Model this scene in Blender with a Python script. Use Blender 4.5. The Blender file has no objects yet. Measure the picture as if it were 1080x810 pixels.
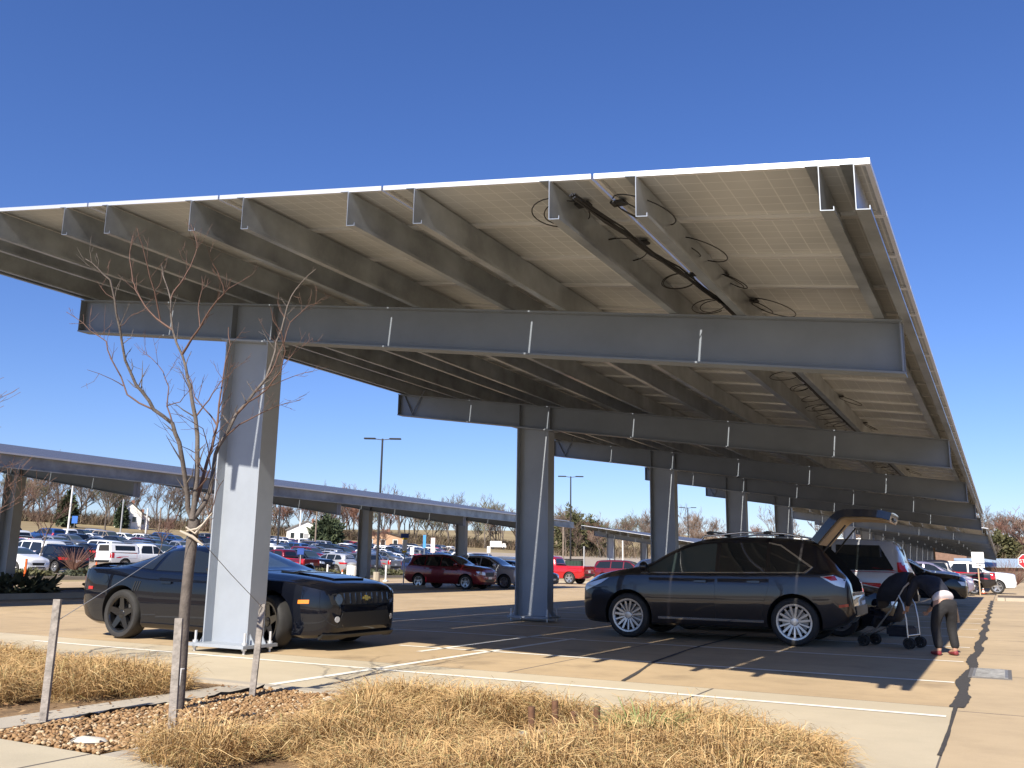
import bpy, bmesh, math, random
from mathutils import Vector, Matrix
from mathutils.bvhtree import BVHTree
random.seed(11)
R=math.radians
SC=bpy.context.scene; COL=SC.collection
CAMH=1.15
# ------------------------------------------------------------------ camera
def make_camera():
    pitch,yaw,roll=R(11.417),R(28.271),R(.929)
    fw=Vector((-math.sin(yaw)*math.cos(pitch),math.cos(yaw)*math.cos(pitch),math.sin(pitch)))
    rt=Vector((math.cos(yaw),math.sin(yaw),0)); up=rt.cross(fw)
    r2=rt*math.cos(roll)+up*math.sin(roll); u2=up*math.cos(roll)-rt*math.sin(roll)
    M=Matrix((r2,u2,-fw)).transposed().to_4x4(); M.translation=Vector((0,0,CAMH))
    c=bpy.data.cameras.new('camera'); o=bpy.data.objects.new('camera',c); COL.objects.link(o)
    o.matrix_world=M; c.sensor_width=36; c.lens=949.4/1080*36; c.clip_start=.05; c.clip_end=6000
    SC.camera=o
    return r2,u2,fw
RT,UP,FW=make_camera()
def ray(u,v): return FW+RT*((u-540)/949.4)+UP*((405-v)/949.4)
def on_plane(u,v,axis,val):
    d=ray(u,v); o=Vector((0,0,CAMH)); return o+d*((val-o[axis])/d[axis])
# ------------------------------------------------------------------ light
SUN_EL,SUN_AZ=40.2,-4.52      # rays travel towards +Y and a little to -X
def make_light():
    w=bpy.data.worlds.new('World'); SC.world=w; w.use_nodes=True
    nt=w.node_tree; bg=nt.nodes['Background']
    sky=nt.nodes.new('ShaderNodeTexSky'); sky.sky_type='NISHITA'; sky.sun_disc=False
    d=Vector((math.sin(R(SUN_AZ))*math.cos(R(SUN_EL)),math.cos(R(SUN_AZ))*math.cos(R(SUN_EL)),-math.sin(R(SUN_EL))))
    s=-d
    sky.sun_elevation=R(SUN_EL); sky.sun_rotation=math.atan2(s.x,s.y)
    sky.air_density=1.15; sky.dust_density=.08; sky.ozone_density=2.2; sky.altitude=150
    hs=nt.nodes.new('ShaderNodeHueSaturation'); hs.inputs['Saturation'].default_value=1.12
    mx=nt.nodes.new('ShaderNodeMix'); mx.data_type='RGBA'; mx.blend_type='MULTIPLY'; mx.inputs[0].default_value=1; mx.inputs[7].default_value=(.80,.92,1.40,1); hs.inputs['Value'].default_value=1.0
    nt.links.new(sky.outputs[0],hs.inputs['Color']); nt.links.new(hs.outputs[0],mx.inputs[6]); nt.links.new(mx.outputs[2],bg.inputs[0]); bg.inputs[1].default_value=.061
    l=bpy.data.lights.new('sun','SUN'); o=bpy.data.objects.new('sun',l); COL.objects.link(o)
    l.energy=5.0; l.angle=R(.53); l.color=(1,.93,.82)
    o.rotation_euler=d.to_track_quat('-Z','Y').to_euler()
    SC.view_settings.view_transform='Standard'; SC.view_settings.look='None'; SC.view_settings.exposure=.8
make_light()
# ------------------------------------------------------------------ materials
MATS={}
def mat(name,col,rough=.6,metal=0,var=.0,vscale=3.,bump=0,bscale=40.,col2=None,coat=0,spec=None,island=0):
    if name in MATS: return MATS[name]
    m=bpy.data.materials.new(name); MATS[name]=m; m.use_nodes=True
    nt=m.node_tree; b=nt.nodes['Principled BSDF']
    c=(*col,1)
    b.inputs['Base Color'].default_value=c; b.inputs['Roughness'].default_value=rough; b.inputs['Metallic'].default_value=metal
    if coat: b.inputs['Coat Weight'].default_value=coat; b.inputs['Coat Roughness'].default_value=.03
    if spec is not None: b.inputs['Specular IOR Level'].default_value=spec
    if var or bump or col2 or island:
        tc=nt.nodes.new('ShaderNodeTexCoord')
    if var or col2:
        n=nt.nodes.new('ShaderNodeTexNoise'); n.inputs['Scale'].default_value=vscale; n.inputs['Detail'].default_value=7; n.inputs['Roughness'].default_value=.62
        nt.links.new(tc.outputs['Object'],n.inputs['Vector'])
        r=nt.nodes.new('ShaderNodeValToRGB'); r.color_ramp.elements[0].position=.3; r.color_ramp.elements[1].position=.7
        r.color_ramp.elements[0].color=(*[x*(1-var) for x in col],1)
        r.color_ramp.elements[1].color=(*[min(1,x*(1+var)) for x in (col2 or col)],1)
        nt.links.new(n.outputs['Fac'],r.inputs['Fac']); nt.links.new(r.outputs['Color'],b.inputs['Base Color'])
    if island:
        g=nt.nodes.new('ShaderNodeNewGeometry'); r=nt.nodes.new('ShaderNodeValToRGB')
        r.color_ramp.elements[0].color=(*col,1); r.color_ramp.elements[1].color=(*col2,1)
        if island!=1:
            for p,cc in island: e=r.color_ramp.elements.new(p); e.color=(*cc,1)
        nt.links.new(g.outputs['Random Per Island'],r.inputs['Fac']); nt.links.new(r.outputs['Color'],b.inputs['Base Color'])
    if bump:
        n2=nt.nodes.new('ShaderNodeTexNoise'); n2.inputs['Scale'].default_value=bscale; n2.inputs['Detail'].default_value=5
        nt.links.new(tc.outputs['Object'],n2.inputs['Vector'])
        bp=nt.nodes.new('ShaderNodeBump'); bp.inputs['Strength'].default_value=bump; bp.inputs['Distance'].default_value=.02
        nt.links.new(n2.outputs['Fac'],bp.inputs['Height']); nt.links.new(bp.outputs['Normal'],b.inputs['Normal'])
    return m
def concrete(name,col,jx=None,jy=None,jox=0,joy=0,stain=.35,pale=None):
    """concrete slabs with broom texture, stains, sawn joints every jx / jy metres (object space = world)"""
    m=bpy.data.materials.new(name); m.use_nodes=True; nt=m.node_tree; b=nt.nodes['Principled BSDF']; b.inputs['Roughness'].default_value=.85
    N=nt.nodes.new; L=nt.links.new
    tc=N('ShaderNodeTexCoord')
    def noise(s,d=6,r=.6,vec=None):
        n=N('ShaderNodeTexNoise'); n.inputs['Scale'].default_value=s; n.inputs['Detail'].default_value=d; n.inputs['Roughness'].default_value=r
        L(vec or tc.outputs['Object'],n.inputs['Vector']); return n.outputs['Fac']
    def mix(f,a,bb,t='MIX'):
        x=N('ShaderNodeMix'); x.data_type='RGBA'; x.blend_type=t
        if isinstance(f,float): x.inputs[0].default_value=f
        else: L(f,x.inputs[0])
        for i,v in ((6,a),(7,bb)):
            if isinstance(v,tuple): x.inputs[i].default_value=(*v,1)
            else: L(v,x.inputs[i])
        return x.outputs[2]
    def rng(f,a,bb,c=0.,d=1.):
        x=N('ShaderNodeMapRange'); L(f,x.inputs[0])
        for i,v in enumerate((a,bb,c,d)): x.inputs[i+1].default_value=v
        return x.outputs[0]
    big=noise(.35,5); mid=noise(2.2,8,.7); fine=noise(60,4,.7)
    c=mix(rng(big,.35,.68),tuple(x*.86 for x in col),tuple(min(1,x*1.1) for x in (pale or col)))
    c=mix(rng(mid,.46,.72,0,stain),c,tuple(x*.62 for x in col))
    c=mix(rng(fine,.3,.7,0,.22),c,tuple(x*.6 for x in col))
    vo=N('ShaderNodeTexVoronoi'); vo.inputs['Scale'].default_value=.9; vo.inputs['Randomness'].default_value=1
    wob=N('ShaderNodeVectorMath'); wob.operation='ADD'; L(tc.outputs['Object'],wob.inputs[0])
    wn0=N('ShaderNodeTexNoise'); wn0.inputs['Scale'].default_value=5; wn0.inputs['Detail'].default_value=4; L(tc.outputs['Object'],wn0.inputs['Vector'])
    wsc=N('ShaderNodeVectorMath'); wsc.operation='SCALE'; L(wn0.outputs['Color'],wsc.inputs[0]); wsc.inputs['Scale'].default_value=.55; L(wsc.outputs[0],wob.inputs[1]); L(wob.outputs[0],vo.inputs['Vector'])
    c=mix(rng(vo.outputs['Distance'],.05,.30,stain*1.1,0),c,tuple(x*.42 for x in col))
    mp=N('ShaderNodeMapping'); mp.inputs['Scale'].default_value=(.12,2.6,1); L(tc.outputs['Object'],mp.inputs['Vector'])
    c=mix(rng(noise(1.,5,.6,mp.outputs[0]),.55,.75,0,stain*.7),c,tuple(x*.6 for x in col))
    # per slab tone + joints
    if jx or jy:
        sep=N('ShaderNodeSeparateXYZ'); L(tc.outputs['Object'],sep.inputs[0])
        js=None
        cells=[]
        for ax,(j,jo) in enumerate(((jx,jox),(jy,joy))):
            if not j: continue
            a=N('ShaderNodeMath'); a.operation='SUBTRACT'; L(sep.outputs[ax],a.inputs[0]); a.inputs[1].default_value=jo
            d=N('ShaderNodeMath'); d.operation='DIVIDE'; L(a.outputs[0],d.inputs[0]); d.inputs[1].default_value=j
            fl=N('ShaderNodeMath'); fl.operation='FLOOR'; L(d.outputs[0],fl.inputs[0]); cells.append(fl.outputs[0])
            fr=N('ShaderNodeMath'); fr.operation='PINGPONG'; L(d.outputs[0],fr.inputs[0]); fr.inputs[1].default_value=.5
            mm=N('ShaderNodeMath'); mm.operation='LESS_THAN'; L(fr.outputs[0],mm.inputs[0]); mm.inputs[1].default_value=.013/j
            if js is None: js=mm.outputs[0]
            else:
                mx=N('ShaderNodeMath'); mx.operation='MAXIMUM'; L(js,mx.inputs[0]); L(mm.outputs[0],mx.inputs[1]); js=mx.outputs[0]
        cb=N('ShaderNodeCombineXYZ')
        for i,cc in enumerate(cells): L(cc,cb.inputs[i])
        wn=N('ShaderNodeTexWhiteNoise'); wn.noise_dimensions='3D'; L(cb.outputs[0],wn.inputs[0])
        c=mix(rng(wn.outputs[0],0,1,0,.18),c,tuple(x*.7 for x in col))
        c=mix(js,c,(.10,.085,.07))
    L(c,b.inputs['Base Color'])
    bp=N('ShaderNodeBump'); bp.inputs['Strength'].default_value=.25; bp.inputs['Distance'].default_value=.01; L(fine,bp.inputs['Height']); L(bp.outputs[0],b.inputs['Normal'])
    return m
# ------------------------------------------------------------------ mesh helpers
def link(name,me,mats,parent=None,loc=None):
    o=bpy.data.objects.new(name,me); COL.objects.link(o)
    for m in (mats if isinstance(mats,(list,tuple)) else [mats]): me.materials.append(m)
    if parent: o.parent=parent
    if loc: o.location=loc
    return o
def obj(name,bm,m,parent=None,smooth=None,loc=None):
    me=bpy.data.meshes.new(name); 
    bmesh.ops.recalc_face_normals(bm,faces=bm.faces) if smooth!='keep' else None
    bm.to_mesh(me); bm.free()
    if smooth not in (None,'keep'):
        for p in me.polygons: p.use_smooth=True
        if smooth<179: me.set_sharp_from_angle(angle=R(smooth))
    return link(name,me,m,parent,loc)
def empty(name,loc=(0,0,0),rz=0):
    o=bpy.data.objects.new(name,None); COL.objects.link(o); o.location=loc; o.rotation_euler=(0,0,rz); o.empty_display_size=.2
    return o
def tag(o,label,cat,group=None,kind=None):
    if label: o['label']=label
    if cat: o['category']=cat
    if group: o['group']=group
    if kind: o['kind']=kind
    return o
def struct(o,label=None,cat=None,kind='structure'): o['kind']=kind; o['label']=label or o.name.replace('_',' '); o['category']=cat or o.name.split('.')[0].replace('_',' '); return o
def box(bm,c,s,rz=0,mi=0,bev=0,M=None):
    r=bmesh.ops.create_cube(bm,size=1); vs=r['verts']
    T=Matrix.Translation(c)@Matrix.Rotation(rz,4,'Z')@Matrix.Diagonal((*s,1))
    if M is not None: T=M@T
    bmesh.ops.transform(bm,matrix=T,verts=vs)
    fs={f for v in vs for f in v.link_faces}
    for f in fs: f.material_index=mi
    if bev:
        es={e for v in vs for e in v.link_edges}
        bmesh.ops.bevel(bm,geom=list(es),offset=bev,segments=2,affect='EDGES')
    return vs
def tube(bm,pts,rad,n=8,cap=True,mi=0):
    pts=[Vector(p) for p in pts]
    rads=rad if isinstance(rad,(list,tuple)) else [rad]*len(pts)
    rings=[];ref=None
    for i,p in enumerate(pts):
        t=(pts[min(i+1,len(pts)-1)]-pts[max(i-1,0)])
        if t.length<1e-9: t=Vector((0,0,1))
        t.normalize()
        if ref is None or abs(ref.dot(t))>.95: ref=Vector((1,0,0)) if abs(t.x)<.8 else Vector((0,1,0))
        a=(ref-t*ref.dot(t)).normalized(); b=t.cross(a); ref=a
        rings.append([bm.verts.new(p+(a*math.cos(2*math.pi*k/n)+b*math.sin(2*math.pi*k/n))*rads[i]) for k in range(n)])
    for i in range(len(rings)-1):
        for k in range(n):
            f=bm.faces.new((rings[i][k],rings[i][(k+1)%n],rings[i+1][(k+1)%n],rings[i+1][k])); f.material_index=mi
    if cap and n>2:
        f=bm.faces.new(rings[0][::-1]); f.material_index=mi; f=bm.faces.new(rings[-1]); f.material_index=mi
    return rings
def lathe(bm,prof,n=24,axis='Z',mi=0,closed=False,cap=True):
    """prof: list of (r,h)"""
    rings=[]
    for r,h in prof:
        ring=[]
        for k in range(n):
            a=2*math.pi*k/n; x,y=r*math.cos(a),r*math.sin(a)
            ring.append(bm.verts.new((x,y,h) if axis=='Z' else (x,h,y)))
        rings.append(ring)
    m=len(rings)
    for i in range(m if closed else m-1):
        A,B=rings[i],rings[(i+1)%m]
        for k in range(n):
            f=bm.faces.new((A[k],A[(k+1)%n],B[(k+1)%n],B[k])); f.material_index=mi
    if not closed and cap:
        for ring in (rings[0],rings[-1]):
            if (ring[0].co-ring[n//2].co).length>1e-5:
                f=bm.faces.new(ring); f.material_index=mi
    return rings
def prism(bm,outline,f0,f1,mi=0):
    """outline = closed 2-D list; f0/f1 map (a,b) to 3-D for the two ends"""
    A=[bm.verts.new(f0(a,b)) for a,b in outline]; B=[bm.verts.new(f1(a,b)) for a,b in outline]
    n=len(A)
    for i in range(n):
        f=bm.faces.new((A[i],A[(i+1)%n],B[(i+1)%n],B[i])); f.material_index=mi
    f=bm.faces.new(A[::-1]); f.material_index=mi; f=bm.faces.new(B); f.material_index=mi
def sheet(name,x0,x1,y0,y1,z,m,nx=1,ny=1,hf=None):
    bm=bmesh.new(); g=[[bm.verts.new((x0+(x1-x0)*i/nx,y0+(y1-y0)*j/ny,z+(hf(x0+(x1-x0)*i/nx,y0+(y1-y0)*j/ny) if hf else 0))) for j in range(ny+1)] for i in range(nx+1)]
    for i in range(nx):
        for j in range(ny): bm.faces.new((g[i][j],g[i+1][j],g[i+1][j+1],g[i][j+1]))
    return obj(name,bm,m,smooth='keep')
def interp(tab,x):
    if x<=tab[0][0]: return tab[0][1]
    for (a,b),(c,d) in zip(tab,tab[1:]):
        if x<=c: 
            return b+(d-b)*(x-a)/(c-a)
    return tab[-1][1]
def smooth(t): t=max(0,min(1,t)); return t*t*(3-2*t)
HT=[(-900,17),(-500,15),(-300,13),(-200,9.6),(-160,6.7),(-130,4.5),(-110,3.3),(-92,2.3),(-75,1.3),(-57,.5),(-50,.3),(-40,0),(0,0)]
def hgt(x,y):
    h=interp(HT,x)
    h+=8.5*smooth((y-150)/220)*smooth((x+150)/110)+smooth((y-380)/300)*16
    return h
def eval_mesh(o):
    dg=bpy.context.evaluated_depsgraph_get(); dg.update()
    me=bpy.data.meshes.new_from_object(o.evaluated_get(dg)); return me
def copy_tree(o,parent=None):
    c=o.copy(); COL.objects.link(c)
    if parent: c.parent=parent
    for ch in list(o.children): copy_tree(ch,c)
    return c
# ------------------------------------------------------------------ ground and paving
M_field=mat('dry_field_grass',(.27,.19,.095),.95,var=.3,vscale=.06,col2=(.24,.19,.09))
def make_ground():
    bm=bmesh.new()
    xs=[-2500,-1500,-900]+list(range(-600,-140,20))+list(range(-140,20,5))+list(range(20,120,20))+[160,300,600,1200,2500]
    ys=[-2000,-800,-300,-100]+list(range(-40,160,10))+list(range(160,520,20))+[560,640,760,1000,1500,2600]
    g=[[bm.verts.new((x,y,hgt(x,y)-.06)) for y in ys] for x in xs]
    for i in range(len(xs)-1):
        for j in range(len(ys)-1): bm.faces.new((g[i][j],g[i+1][j],g[i+1][j+1],g[i][j+1]))
    struct(obj('ground',bm,M_field,smooth='keep'),'dry tan grass field rising behind the car park','field')
make_ground()
TAN=(.47,.345,.20)
M_tan=concrete('tan_concrete',TAN,jx=4.45,jy=5.3,jox=-.45,joy=9.1,stain=.5)
M_tanr=concrete('tan_concrete_lane',(.48,.365,.225),jx=6.,jy=3.2,jox=-.45,joy=8.9,stain=.4)
M_apron=concrete('pale_concrete',(.52,.44,.305),jx=6.2,jox=-2.6,stain=.22)
M_walk=concrete('sidewalk_concrete',(.50,.43,.30),jy=None,jx=1.9,jox=-1,stain=.15)
M_kerb=concrete('kerb_concrete',(.42,.37,.29),jx=3.,stain=.3)
M_farlot=concrete('grey_far_paving',(.36,.30,.23),stain=.4)
M_paint=mat('white_line_paint',(.78,.74,.64),.7,var=.12,vscale=6,bump=.1)
M_soil=mat('bed_soil',(.20,.125,.06),.95,var=.4,vscale=8,bump=.6,bscale=30)
M_mulch=mat('dark_mulch',(.10,.07,.045),.95,var=.4,vscale=5,bump=.5,bscale=20)
struct(sheet('car_park_paving',-24.5,-.45,9.1,140,0,M_tan),'tan concrete car park paving under the main canopy')
struct(sheet('drive_lane',-.45,60,-30,140,0,M_tanr),'tan concrete drive lane right of the canopy')
struct(sheet('stall_paving',-34.5,-24.5,37.5,140,0,M_tan),'tan concrete under the left canopy')
struct(sheet('apron',-40,-.45,-8,9.1,0,M_apron),'pale concrete apron along the planting bed')
struct(sheet('lane_paving',-40,-24.5,9.1,37.5,-.004,M_tan),'tan paving around the planted island')
struct(sheet('access_lane',-43.5,-34.5,9.1,140,0,M_tan),'tan access lane beyond the left canopy')
struct(sheet('far_car_park',-135,-43.5,-20,320,-.02,M_farlot,46,10,hgt),'grey paving of the far car park rising up the slope')
# bed with rounded right end
def bed():
    bm=bmesh.new(); pts=[(-30,3.82),(-1.15,3.82)]
    for k in range(9):
        a=-math.pi/2+math.pi*k/8*.5*2
        pts.append((-1.6+.75*math.cos(a),5.2+1.38*math.sin(a)))
    pts.append((-30,6.58))
    bm.faces.new([bm.verts.new((x,y,.004)) for x,y in pts]); 
    struct(obj('planting_bed',bm,M_soil,smooth='keep'),'bare brown soil of the foreground planting bed')
    # flush kerb edging
    bm=bmesh.new()
    arc=[(-1.6+.85*math.cos(a),5.2+1.45*math.sin(a)) for a in [math.pi/2-math.pi*k/12 for k in range(10)]]
    line=[(-30,6.65)]+arc
    w=.13
    for (a,b),(c,d) in zip(line,line[1:]):
        t=Vector((c-a,d-b,0)).normalized(); n=Vector((-t.y,t.x,0))*w/2
        A=[Vector((a,b,0))+n,Vector((c,d,0))+n,Vector((c,d,0))-n,Vector((a,b,0))-n]
        lo=[bm.verts.new((p.x,p.y,-.05)) for p in A]; hi=[bm.verts.new((p.x,p.y,.03)) for p in A]
        bm.faces.new(hi)
        for i in range(4): bm.faces.new((lo[i],lo[(i+1)%4],hi[(i+1)%4],hi[i]))
    struct(obj('bed_kerb',bm,M_kerb),'pale concrete edging round the planting bed')
bed()
def slab(name,x0,x1,y0,y1,z0,z1,m,bev=.01,label=None,rz=0):
    bm=bmesh.new(); box(bm,((x0+x1)/2,(y0+y1)/2,(z0+z1)/2),(x1-x0,y1-y0,z1-z0),rz=rz,bev=bev)
    return struct(obj(name,bm,m),label)
slab('sidewalk',-30,2,-6,3.80,-.06,.03,M_walk,label='pale yellow sidewalk at the bottom left corner')
slab('stepping_path',-6.42,-5.98,3.82,6.5,-.02,.026,M_kerb,label='narrow broken concrete strip between grass and gravel')
slab('stepping_path',-4.78,-4.2,3.82,4.3,-.02,.022,M_kerb,label='short concrete strip at the end of the gravel')
# painted lines (4 mm sheets)
LZ=.004
def line(x0,x1,y0,y1): return struct(sheet('painted_line',min(x0,x1),max(x0,x1),min(y0,y1),max(y0,y1),LZ,M_paint),'worn white parking stall line','line')
line(-12.2,-.5,8.45,8.54)
for k in range(1,13): line(-11.6 if k>1 else -7.75,-.55,8.5+2.62*k-.045,8.5+2.62*k+.045)
for k in range(0,5): line(-7.05+k*0-0.0,-6.95,10.5+k*30,14.2+k*30) if k==0 else None
struct(sheet('painted_line',-6.3,-6.2,6.75,13.9,LZ,M_paint),'white line crossing the stalls')
for k in range(14): line(-26.4,-21.2,36.2+2.62*k,36.2+2.62*k+.09)
# tar-sealed cracks and drain
M_tar=mat('tar_seal',(.045,.04,.036),.9,var=.3,vscale=30)
def crack(pts,w,label):
    bm=bmesh.new(); L=[];Rr=[]
    P=[]
    for (a,b),(c,d) in zip(pts,pts[1:]):
        n=max(2,int(math.hypot(c-a,d-b)/.10))
        for i in range(n): P.append((a+(c-a)*i/n,b+(d-b)*i/n))
    P.append(pts[-1])
    for x,y in P:
        ww=w*(.9+.22*math.sin(len(L)*.37)*math.sin(len(L)*.11)+random.uniform(-.1,.1))
        jx=(.02*math.sin(len(L)*.21)+random.uniform(-.005,.005))*w/.1
        L.append(bm.verts.new((x-ww/2+jx,y,.006))); Rr.append(bm.verts.new((x+ww/2+jx,y,.006)))
    for i in range(len(P)-1): bm.faces.new((L[i],Rr[i],Rr[i+1],L[i+1]))
    struct(obj('sealed_crack',bm,M_tar,smooth='keep'),label)
crack([(-.45,9.1),(-.45,11),(-.42,20),(-.5,45)],.13,'wide dark tar seam along the right edge of the stalls')
crack([(-3.55,9.12),(-3.9,11),(-4.1,13),(-4.2,17)],.05,'thin dark crack running across the stalls')
crack([(-.45,6.7),(-.45,9.1)],.03,'thin seam beside the apron')
def drain():
    t=empty('drain_cover',(-.22,12.3,0)); tag(t,'flat grey metal drain cover in the tan lane beside the tar seam','drain cover')
    m=mat('drain_metal',(.30,.29,.27),.55,.6,var=.4,vscale=12)
    bm=bmesh.new(); box(bm,(0,0,.006),(.44,1.1,.012)); obj('frame',bm,mat('drain_frame',(.16,.15,.14),.7,.4),t)
    bm=bmesh.new(); box(bm,(0,0,.010),(.36,1.02,.014))
    for k in range(12): box(bm,(0,-.46+k*.084,.019),(.30,.03,.006))
    obj('grate',bm,m,t)
drain()
# planted island under the left canopy + hedge strip beyond
slab('island_soil',-28.6,-24.7,3,37,-.05,.10,M_mulch,label='dark mulch island under the left canopy')
for nm,x0,x1,y0,y1 in (('a',-24.7,-24.52,3,37.18),('b',-28.78,-28.6,3,37.18),('c',-28.6,-24.7,37,37.18)):
    slab('kerb',x0,x1,y0,y1,-.05,.16,M_kerb,label={'a':'kerb along the near side of the planted island','b':'kerb along the far side of the planted island','c':'kerb at the end of the planted island'}[nm])
slab('hedge_strip_soil',-47.2,-43.7,14,108,-.05,.2,mat('brown_mulch',(.26,.185,.11),.95,var=.35,vscale=2),label='brown mulch strip in front of the far car park')
slab('kerb',-43.7,-43.5,14,108.2,-.05,.24,M_kerb,label='kerb of the mulch strip before the far car park')
slab('kerb',-.3,9,45,45.3,-.05,.14,M_kerb,label='kerb of the small island at the far end of the lane')
slab('island_soil',-.3,9,45.3,52,-.05,.1,M_mulch,label='small mulch island beside the far end of the lane')
slab('kerb',-30.2,-24.2,60.5,60.8,-.05,.15,M_kerb,label='pale kerb behind the red pickup')
slab('island_soil',-30.2,-24.2,60.8,63.2,-.05,.1,mat('pale_island',(.5,.42,.3),.9,var=.2,vscale=2),label='pale concrete island behind the red pickup')
# ------------------------------------------------------------------ solar canopies
M_steel=mat('galvanised_grey_steel',(.185,.21,.245),.5,.2,var=.12,vscale=1.2,bump=.03,bscale=8)
M_col=mat('painted_grey_steel',(.32,.35,.39),.45,.15,var=.08,vscale=1.5,bump=.04,bscale=10)
def zinc():
    m=mat('zinc_purlin',(.32,.345,.365),.34,.6,var=.35,vscale=1.6)
    return m
M_zinc=zinc()
M_alu=mat('aluminium_frame',(.72,.72,.72),.42,.6)
def backsheet():
    m=bpy.data.materials.new('panel_backsheet'); m.use_nodes=True; nt=m.node_tree; b=nt.nodes['Principled BSDF']
    N=nt.nodes.new; L=nt.links.new
    tc=N('ShaderNodeTexCoord'); sep=N('ShaderNodeSeparateXYZ'); L(tc.outputs['Object'],sep.inputs[0])
    out=None
    for ax,p in ((0,.163),(1,.163)):
        d=N('ShaderNodeMath'); d.operation='DIVIDE'; L(sep.outputs[ax],d.inputs[0]); d.inputs[1].default_value=p
        fr=N('ShaderNodeMath'); fr.operation='PINGPONG'; L(d.outputs[0],fr.inputs[0]); fr.inputs[1].default_value=.5
        mm=N('ShaderNodeMath'); mm.operation='LESS_THAN'; L(fr.outputs[0],mm.inputs[0]); mm.inputs[1].default_value=.03
        if out is None: out=mm.outputs[0]
        else:
            mx=N('ShaderNodeMath'); mx.operation='MAXIMUM'; L(out,mx.inputs[0]); L(mm.outputs[0],mx.inputs[1]); out=mx.outputs[0]
    n=N('ShaderNodeTexNoise'); n.inputs['Scale'].default_value=1.3; n.inputs['Detail'].default_value=6; L(tc.outputs['Object'],n.inputs['Vector'])
    r=N('ShaderNodeValToRGB'); r.color_ramp.elements[0].color=(.36,.37,.375,1); r.color_ramp.elements[1].color=(.45,.46,.465,1); r.color_ramp.elements[0].position=.3; r.color_ramp.elements[1].position=.7
    L(n.outputs['Fac'],r.inputs['Fac'])
    mx=N('ShaderNodeMix'); mx.data_type='RGBA'; L(out,mx.inputs[0]); L(r.outputs[0],mx.inputs[6]); mx.inputs[7].default_value=(.54,.55,.55,1)
    L(mx.outputs[2],b.inputs['Base Color']); b.inputs['Roughness'].default_value=.38
    return m
M_back=backsheet()
M_cell=mat('solar_cells',(.07,.075,.10),.5,.0)
SL=.144; PZ=.335
def panel_bm(bm,x,y,z,w,h):
    """one framed module, underside at z (sheared to the roof slope): backsheet, frame ring, dark front"""
    def P(a,b,c): return bm.verts.new((x+a,y+b,z-SL*a+c))
    fr=.032; t=.042
    for sx in (0,1):
        for sy in (0,1): pass
    o=[(0,0),(w,0),(w,h),(0,h)]; i=[(fr,fr),(w-fr,fr),(w-fr,h-fr),(fr,h-fr)]
    ol=[P(a,b,0) for a,b in o]; oh=[P(a,b,t) for a,b in o]; il=[P(a,b,0) for a,b in i]; ih=[P(a,b,.028) for a,b in i]
    for k in range(4):
        j=(k+1)%4
        for q in ((ol[k],oh[k],oh[j],ol[j]),(ol[k],ol[j],il[j],il[k]),(il[k],il[j],ih[j],ih[k])):
            f=bm.faces.new(q); f.material_index=0
    f=bm.faces.new(ih[::-1]); f.material_index=1
    f=bm.faces.new(oh); f.material_index=2
def zsec(x,top): # Z purlin outline (dx,dz) measured from the web at x, top of flange z=top
    t=.006; d=PZ-.006; fl=.085
    return [(-fl,0),(0+t,0),(t,-d+t),(fl,-d+t),(fl,-d+.03),(fl+t,-d+.03),(fl+t,-d),(0,-d),(0,-t),(-fl,-t)]
def ibeam(bm,x0,x1,y,zf,d,bf,tf=.02,tw=.014):
    """I-beam along X following zf(x) = bottom height"""
    o=[(-bf/2,0),(bf/2,0),(bf/2,tf),(tw/2,tf),(tw/2,d-tf),(bf/2,d-tf),(bf/2,d),(-bf/2,d),(-bf/2,d-tf),(-tw/2,d-tf),(-tw/2,tf),(-bf/2,tf)]
    prism(bm,o,lambda a,b:(x0,y+a,zf(x0)+b),lambda a,b:(x1,y+a,zf(x1)+b))
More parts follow.
